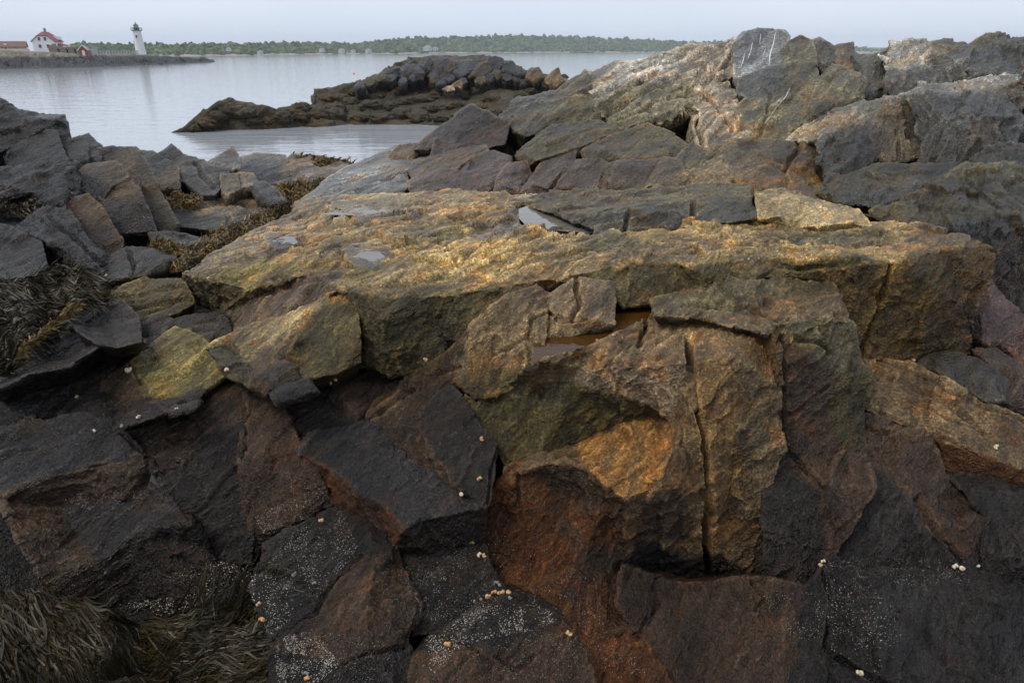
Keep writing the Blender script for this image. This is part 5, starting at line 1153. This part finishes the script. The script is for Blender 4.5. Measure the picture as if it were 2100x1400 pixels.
# lighthouse
LY = 292.0; p = at(290, 113, LY); zb = p.z - .6; H = 66 * LY / 1650
L = empty('lighthouse', (p.x, p.y, zb))
def part(name, mat, fn, parent, smooth=False):
    m = MB(); fn(m); return m.build(name, mat, parent, smooth)
hb = H * .74 + .6
part('tower', m_white, lambda m: m.lathe((0, 0, 0), [(1.95, 0), (1.9, .6), (1.42, hb - .3), (1.5, hb - .15), (1.62, hb)], 32), L, True)
g_ = part('gallery', m_green, lambda m: m.lathe((0, 0, 0), [(1.75, hb), (2.1, hb + .12), (2.1, hb + .3), (1.2, hb + .3)], 32), L)
def rail(m):
    for i in range(14):
        a = 2 * math.pi * i / 14; m.box((2.0 * math.cos(a), 2.0 * math.sin(a), hb + .72), (.06, .06, .85))
    for z in (.72, 1.15):
        for i in range(28):
            a = 2 * math.pi * (i + .5) / 28; m.box((2.0 * math.cos(a), 2.0 * math.sin(a), hb + z), (.06, .47, .06), a)
part('railing', m_green, rail, g_)
part('watch_room', m_green, lambda m: m.lathe((0, 0, 0), [(1.0, hb + .3), (1.0, hb + 1.05), (1.1, hb + 1.1)], 24), L)
la = part('lantern', m_glass, lambda m: m.lathe((0, 0, 0), [(.78, hb + 1.1), (.78, hb + 1.9)], 10), L)
def bars(m):
    for i in range(10):
        a = 2 * math.pi * i / 10; m.box((.8 * math.cos(a), .8 * math.sin(a), hb + 1.5), (.09, .09, .8), a)
part('glazing_bar', m_green, bars, la)
rf = part('lantern_roof', m_green, lambda m: m.lathe((0, 0, 0), [(1.02, hb + 1.88), (1.0, hb + 1.98), (.35, hb + 2.45), (.16, hb + 2.6), (.16, hb + 2.8)], 20), L)
part('vent_ball', m_green, lambda m: m.lathe((0, 0, 0), [(.02, hb + 2.72), (.17, hb + 2.85), (.17, hb + 2.95), (.04, hb + 3.1), (.03, hb + 3.5)], 12), rf)
for ang_, z in ((-82, hb * .78), (-165, hb * .56)):
    a = math.radians(ang_); rr = 1.95 - .5 * z / hb
    wn = part('window', m_dark, lambda m: m.box((rr * math.cos(a), rr * math.sin(a), z), (.25, .5, .95), a), L)
    part('window_hood', m_white, lambda m: m.box(((rr + .06) * math.cos(a), (rr + .06) * math.sin(a), z + .56), (.4, .8, .14), a), wn)
a = math.radians(-118); part('door', m_slab, lambda m: m.box((1.9 * math.cos(a), 1.9 * math.sin(a), 1.35), (.2, .9, 1.7), a), L)
part('foundation_pad', m_slab, lambda m: m.lathe((0, 0, 0), [(2.9, -.8), (2.9, .08), (2.0, .12)], 24), L)
tag(L, 'white tapering lighthouse tower with a dark green lantern', 'lighthouse')
# gabled houses built along local x (gable faces -y side turned by rz)
def house(name, label, cat, px, py, Y, w_, d_, eave, ridge, rz, wall, roof, wins=(), clip=0.0, over=.35, extras=None, chim=None):
    p = at(px, py, Y); o = empty(name, p); o.rotation_euler = (0, 0, rz)
    hw = w_ / 2
    def walls(m):
        c = clip * hw; zc = ridge - (ridge - eave) * clip
        prof = [(-hw, -1.0), (hw, -1.0), (hw, eave), (c, zc), (-c, zc), (-hw, eave)] if clip else [(-hw, -1.0), (hw, -1.0), (hw, eave), (0, ridge), (-hw, eave)]
        n = len(prof); m.add([(x, 0, z) for x, z in prof] + [(x, d_, z) for x, z in prof], [tuple(range(n)), tuple(range(2 * n - 1, n - 1, -1))] + [(i, (i + 1) % n + 0, (i + 1) % n + n, i + n)[::-1] for i in range(n)])
    part('wall', wall, walls, o)
    def roofm(m):
        th = .16; y0, y1 = -over, d_ + over; e = hw + over; ez = eave - (ridge - eave) / hw * over; hip = clip * hw * .9
        for s_ in (-1, 1):
            a_ = [(s_ * e, y0, ez + .05), (s_ * e, y1, ez + .05), (0, y1 - hip, ridge + .05), (0, y0 + hip, ridge + .05)]
            if clip:
                cx = s_ * clip * hw; cz = ridge - (ridge - eave) * clip + .05
                a_ = [(s_ * e, y0, ez + .05), (s_ * e, y1, ez + .05), (cx, y1, cz), (0, y1 - hip, ridge + .05), (0, y0 + hip, ridge + .05), (cx, y0, cz)]
            n = len(a_); b_ = [(x, y, z + th) for x, y, z in a_]
            m.add(a_ + b_, [tuple(range(n)), tuple(range(2 * n - 1, n - 1, -1))] + [(i, (i + 1) % n, (i + 1) % n + n, i + n) for i in range(n)])
        if clip:
            cx = clip * hw; cz = ridge - (ridge - eave) * clip + .05
            for yy, yi in ((y0, y0 + hip), (y1, y1 - hip)):
                m.add([(-cx, yy, cz + th), (cx, yy, cz + th), (0, yi, ridge + .05 + th), (-cx, yy, cz), (cx, yy, cz), (0, yi, ridge + .05)], [(0, 1, 2), (3, 5, 4), (0, 3, 4, 1), (1, 4, 5, 2), (2, 5, 3, 0)])
    r = part('roof', roof, roofm, o)
    if chim: part('chimney', m_stone, lambda m: m.box((chim[0], chim[1], ridge + .5), (.55, .55, 1.6)), r)
    for x, z, ww, wh, side in wins:
        if side == 'g':
            f = part('window', m_white, lambda m: m.box((x, -.04, z), (ww + .25, .1, wh + .25)), o); part('pane', m_dark, lambda m: m.box((x, -.09, z), (ww, .1, wh)), f)
        else:
            f = part('window', m_white, lambda m: m.box((hw + .04, x, z), (.1, ww + .25, wh + .25)), o); part('pane', m_dark, lambda m: m.box((hw + .09, x, z), (.1, ww, wh)), f)
    tag(o, label, cat)
    return o
u = 245 / 1650.0
hs = house('keepers_house', 'white keeper\'s house with red clipped-gable roof behind the ruined wall', 'house', 93, 104.5, 246, 6.6, 7.2, 2.9, 5.6, math.radians(12), m_white, m_redroof,
     wins=[(-1.0, 3.6, .75, 1.0, 'g'), (.75, 3.6, .75, 1.0, 'g'), (-1.2, 1.4, .75, 1.05, 'g'), (1.2, 1.4, .75, 1.05, 'g'), (2.2, 1.5, .7, 1.0, 's'), (4.6, 1.5, .7, 1.0, 's')], clip=.42, chim=(0, 3.6))
part('dormer', m_white, lambda m: m.add([(2.0, 4.6, 3.4), (3.5, 4.6, 3.4), (3.5, 6.4, 3.4), (2.0, 6.4, 3.4), (3.5, 4.6, 4.4), (3.5, 6.4, 4.4), (1.4, 4.6, 4.6), (1.4, 6.4, 4.6)], [(0, 1, 4, 6), (1, 2, 5, 4), (2, 3, 7, 5), (3, 0, 6, 7), (4, 5, 7, 6)]), hs)
pr = part('porch', m_white, lambda m: [m.box((4.6, y, .4), (.2, .2, 2.4)) for y in (3.2, 5.0, 6.8)], hs)
part('porch_roof', m_redroof, lambda m: m.add([(3.2, 2.8, 2.1), (5.0, 2.8, 1.5), (5.0, 7.2, 1.5), (3.2, 7.2, 2.1), (3.2, 2.8, 2.25), (5.0, 2.8, 1.65), (5.0, 7.2, 1.65), (3.2, 7.2, 2.25)], [(0, 1, 2, 3), (7, 6, 5, 4), (0, 4, 5, 1), (1, 5, 6, 2), (2, 6, 7, 3), (3, 7, 4, 0)]), pr)
rs = house('boat_shed', 'small red shed with white door and white gable trim by the wall', 'shed', 172.5, 113.2, 235, 2.3, 3.6, 1.6, 2.7, math.radians(18), m_redwall, m_greyroof)
part('door', m_white, lambda m: m.box((0, -.05, .55), (.75, .12, 1.5)), rs)
def trim(m):
    for s_ in (-1, 1): m.add([(s_ * 1.55, -.42, 1.18), (0, -.42, 2.72), (0, -.42, 2.98), (s_ * 1.55, -.42, 1.42), (s_ * 1.55, -.3, 1.18), (0, -.3, 2.72), (0, -.3, 2.98), (s_ * 1.55, -.3, 1.42)], [(0, 1, 2, 3), (7, 6, 5, 4), (0, 4, 5, 1), (1, 5, 6, 2), (2, 6, 7, 3), (3, 7, 4, 0)])
part('gable_trim', m_white, trim, rs)
gh = house('low_house', 'low pale house with a long brown roof at the left edge', 'house', -6, 103.2, 262, 5.0, 9.0, 1.1, 2.7, math.radians(-62), m_slab, m_brown, wins=[(3.0, .6, .6, .6, 's')])
part('arched_dormer', m_white, lambda m: m.box((1.6, 3.0, 1.85), (.5, .9, .6)), gh)
# ruined wall with dark openings
p = at(146, 113.2, 240); wl = empty('stone_wall', p); wl.rotation_euler = (0, 0, math.radians(10))
ww = 62 * mpp(150, 110, 240)
xs_ = [-ww * .62, -ww * .36, -ww * .29, -ww * .10, -ww * .04, ww * .14, ww * .20, ww * .36, ww * .42, ww * .62]
for i in range(0, 10, 2): part('wall_pier', m_stone, lambda m: m.box(((xs_[i] + xs_[i + 1]) / 2, 0, .7 + .0 * i), (xs_[i + 1] - xs_[i], 1.1, 2.6 + .05 * i)), wl)
for i in range(1, 9, 2): part('doorway', m_dark, lambda m: m.box(((xs_[i] + xs_[i + 1]) / 2, .3, .6), (xs_[i + 1] - xs_[i] + .1, .3, 2.4)), wl)
part('wall_cap', m_stone, lambda m: m.box((0, .1, 2.18), (ww * 1.26, 1.5, .5)), wl)
part('broken_wall_top', m_stone, lambda m: [m.box((-ww * .55 + k * .9, .2, 2.6 + .25 * math.sin(k * 2.1)), (.95, 1.0, .7 + .3 * math.sin(k * 1.7))) for k in range(4)], wl)
tag(wl, 'ruined masonry wall with four dark doorways in front of the keeper\'s house', 'wall')
p = at(192, 112.5, 250); m = MB(); m.box((0, 0, 1.0), (1.8, 2.4, 2.4)); m.box((0, 0, 2.35), (2.1, 2.7, .25)); m.box((.3, -1.25, 1.0), (.5, .1, .7))
o = m.build('pump_house', m_grey); o.location = p; tag(o, 'small grey concrete hut right of the red shed', 'hut')
pa = at(-20, 105.5, 240); pb = at(60, 107, 238); m = MB(); dv = pb - pa; m.box((0, 0, 0), (dv.length, .6, 1.6)); o = m.build('retaining_wall', m_slab); o.location = (pa + pb) / 2; o.rotation_euler = (0, 0, math.atan2(dv.y, dv.x)); tag(o, 'low concrete wall below the brown-roofed house', 'wall')
# footbridge to the tower
pa, pb = at(196, 111.5, 262), at(281, 112.0, 288); fb = empty('footbridge', pa); dv = pb - pa; fb.rotation_euler = (0, 0, math.atan2(dv.y, dv.x)); Lb = math.hypot(dv.x, dv.y)
part('deck', m_grey, lambda m: m.box((Lb / 2, 0, 0), (Lb, 1.4, .2)), fb)
for s_ in (-.65, .65):
    part('handrail', m_grey, lambda m: [m.box((Lb / 2, s_, z), (Lb, .07, .08)) for z in (.5, .85, 1.2)], fb)
    for k in range(15): part('post', m_grey, lambda m: m.box((Lb * k / 14, s_, .55), (.12, .1, 1.3)), fb)
for k in range(6): part('pile', m_grey, lambda m: m.box((Lb * (k + .5) / 6, 0, -1.2), (.3, 1.2, 2.2)), fb)
tag(fb, 'grey timber footbridge leading to the lighthouse', 'bridge')

# ------------------------------------------------------------------ far shore and its woods
SX = np.array([150, 330, 440, 600, 750, 900, 1100, 1300, 1500, 1850.]); SY = np.array([117, 116, 115, 112.6, 111, 109.5, 108.3, 108, 108, 108.3])
TX = np.array([150, 200, 330, 440, 560, 620, 700, 735, 790, 860, 950, 1050, 1110, 1200, 1300, 1400, 1500, 1600, 1700, 1760, 1800, 1850]); TY = np.array([90, 90, 93, 90, 90, 88, 90, 90, 82, 78, 76, 74, 74, 78, 82, 87, 87, 90, 95, 100, 104, 107.])
def shoreD(x): return 5.0 / -np.array([slope(y) for y in np.atleast_1d(np.interp(x, SX, SY))])
def shore():
    px = np.linspace(140, 1860, 240); D = shoreD(px); rows = []
    for b, z in ((-6, -.4), (0, .3), (8, .9), (25, 2.2), (80, 9), (260, 30), (600, 8)):
        t = D / np.array([CP + (700 - y) / FPX * SP for y in np.interp(px, SX, SY)]); rows.append(np.stack([(px - 1050) / FPX * t * (1 + b / D), D + b, np.full(len(px), z) * (.35 if b > 30 else 1)], 1))
    V = np.stack(rows).reshape(-1, 3); V[:, 2] += .25 * fbm(V / 12, 3, 4); n = 240
    r = np.arange(6 * (n - 1)); r = r // (n - 1) * n + r % (n - 1)
    tag(link('far_shore', mesh_np('far_shore', V, np.stack([r, r + 1, r + n + 1, r + n], 1), plain('shore_stones', (.27, .22, .19), .9, .4, .08))), kind='structure')
shore()
def woods():
    bm = bmesh.new(); bmesh.ops.create_icosphere(bm, subdivisions=2, radius=1.0); bm.verts.ensure_lookup_table()
    B = np.array([v.co[:] for v in bm.verts]); BF = np.array([[v.index for v in f.verts] for f in bm.faces]); bm.free()
    Vs = []; Fs = []; Sh = []; nv = 0; r = np.random.default_rng(3)
    for row in range(10):
        f = row / 9.0; x = 150.0
        while x < 1840:
            D0 = float(shoreD(x)[0]); D = D0 * (1.004 + .10 * f) + r.uniform(0, 14)
            sy = float(np.interp(x, SX, SY)); ty = float(np.interp(x, TX, TY))
            top = sy - 3.5 + (ty - sy + 3.5) * (f ** .85) + r.normal(0, 1.5) * (.6 + .5 * f)
            if row == 0 and r.random() < .35: x += r.uniform(8, 20); continue
            t = tdepth(top, D); rad = r.uniform(2.0, 5.0) * (D / 1000) ** .6
            c = np.array(at_t(x, top, t)); c[2] -= rad * .85
            hh = r.choice([.9, 1.1, 1.3, 1.6], p=[.4, .38, .18, .04])
            P = B * (1 + .42 * fbm(B * 1.5 + r.random(3) * 50, 4, 6))[:, None] * np.array([rad, rad, rad * hh]) + c
            P[:, 2] = np.maximum(P[:, 2], .6)
            Vs.append(P); Fs.append(BF + nv); nv += len(P); Sh.append(np.full(len(P), r.random()))
            x += rad / (D / 1290.0) * r.uniform(.75, 1.35)
    V = np.concatenate(Vs); F = np.concatenate(Fs)
    m, t, b = nodes('distant_foliage'); a = N(t, 'ShaderNodeAttribute', attribute_name='shade'); g = N(t, 'ShaderNodeNewGeometry')
    c = mixc(t, a.outputs['Fac'], (.04, .062, .028), (.12, .148, .06)); c = mixc(t, 1.0, c, ramp(t, noise(t, g.outputs['Position'], .35, 4, .75), [(.3, .35), (.7, 1.6)]), 'MULTIPLY')
    t.links.new(c, b.inputs['Base Color']); b.inputs['Roughness'].default_value = .8; b.inputs['Specular IOR Level'].default_value = .1
    me = mesh_np('woods', V, F, m, smooth=False); s_ = me.attributes.new('shade', 'FLOAT', 'POINT'); s_.data.foreach_set('value', np.concatenate(Sh).astype(np.float32))
    tag(link('woods', me), 'hazy green woods along the far shore', 'woods', kind='stuff')
    print('woods tris', len(F))
woods()
for px, py, wd, lab in ((468, 101, 11, 'far house half hidden in trees nearest the lighthouse point'), (530, 109, 12, 'low pale far house at the water in the left woods'), (657, 103, 11, 'white far house first of four in a row left of the hill'), (697, 105, 13, 'white far house second of four in a row left of the hill'),
                        (722, 105, 9, 'small white far house third of four in a row left of the hill'), (752, 105, 12, 'white far house last of the row, at the foot of the hill'), (872, 101, 17, 'long pale far house on the wooded hill'), (893, 100, 13, 'second pale house right of the long one on the hill')):
    D = float(shoreD(px)[0]) * .995; k = tdepth(py, D) / FPX; w_ = wd * k * .85
    house('far_house', lab, 'house', px, py + 2.2, D, w_, w_ * .8, w_ * .32, w_ * .58, math.radians(random.choice((8, 70, -40))), m_farwall, m_greyroof, wins=[(-w_ * .22, w_ * .15, w_ * .13, w_ * .16, 'g'), (w_ * .22, w_ * .15, w_ * .13, w_ * .16, 'g'), (w_ * .4, w_ * .15, w_ * .13, w_ * .16, 's')], over=w_ * .05)
for pxs, lab in (((800, 832, 109.2), 'long dark skerry off the far shore'), ((835, 858, 108.9), 'short dark skerry beside the long one'), ((1175, 1215, 108.6), 'thin dark reef at the right of the far shore')):
    x0, x1, y = pxs; c = at((x0 + x1) / 2, y, -5.0); k = (x1 - x0) * tdepth(y, -5.0) / FPX; bm = bmesh.new(); bmesh.ops.create_icosphere(bm, subdivisions=4, radius=1.0)
    P = np.array([v.co[:] for v in bm.verts]); P *= (1 + .5 * fbm(P * 2.5 + x0, 4, 2))[:, None]
    for v, q in zip(bm.verts, P): v.co = (q[0] * k / 2, q[1] * k / 5, q[2] * k * .045)
    me = bpy.data.meshes.new('skerry'); bm.to_mesh(me); bm.free(); me.materials.append(plain('wet_skerry', (.05, .045, .045), .7)); o = link('skerry', me); o.location = c; tag(o, lab, 'rock')
# ------------------------------------------------------------------ buoys
for (px, py, col, r, lab) in ((726, 152, (.6, .05, .03), 2.4, 'red buoy floating left of the islet'), (604, 150, (.55, .6, .65), 1.6, 'small pale buoy left of the red one'), (1099, 124, (.75, .45, .06), 1.8, 'yellow buoy beyond the right of the islet'),
                             (780, 126, (.6, .1, .06), 1.2, 'tiny red buoy far out above the islet slope'), (80, 166, (.6, .08, .05), 1.6, 'red buoy under the lighthouse headland'), (1283, 122, (.7, .3, .08), 1.2, 'tiny orange buoy in front of the far woods')):
    p = at(px, py, -5.0); R_ = r * tdepth(py, -5.0) / FPX
    b_ = empty('buoy', p); mm = plain('buoy_paint', col, .4, .1)
    part('float', mm, lambda m: m.lathe((0, 0, 0), [(R_ * .5, -R_ * .6), (R_ * .95, -R_ * .25), (R_, .1 * R_), (R_ * .75, R_ * .6), (R_ * .3, R_ * .85)], 16), b_, True)
    part('mast', m_dark, lambda m: m.lathe((0, 0, 0), [(R_ * .12, R_ * .8), (R_ * .12, R_ * 1.5)], 8), b_)
    tag(b_, lab, 'buoy')
print('total', round(time.time() - T0, 1), 's')

# ------------------------------------------------------------------ sea haze
m, t_, b_ = nodes('thin_sea_haze'); t_.nodes.remove(b_); pv = N(t_, 'ShaderNodeVolumePrincipled'); pv.inputs['Color'].default_value = (.80, .88, 1.0, 1); pv.inputs['Density'].default_value = 0.00022
t_.links.new(pv.outputs[0], t_.nodes['Material Output'].inputs['Volume'])
hz = MB(); hz.box((0, 1900, 34), (5200, 4000, 70)); o = hz.build('haze', m); tag(o, 'thin bluish sea haze', kind='stuff')
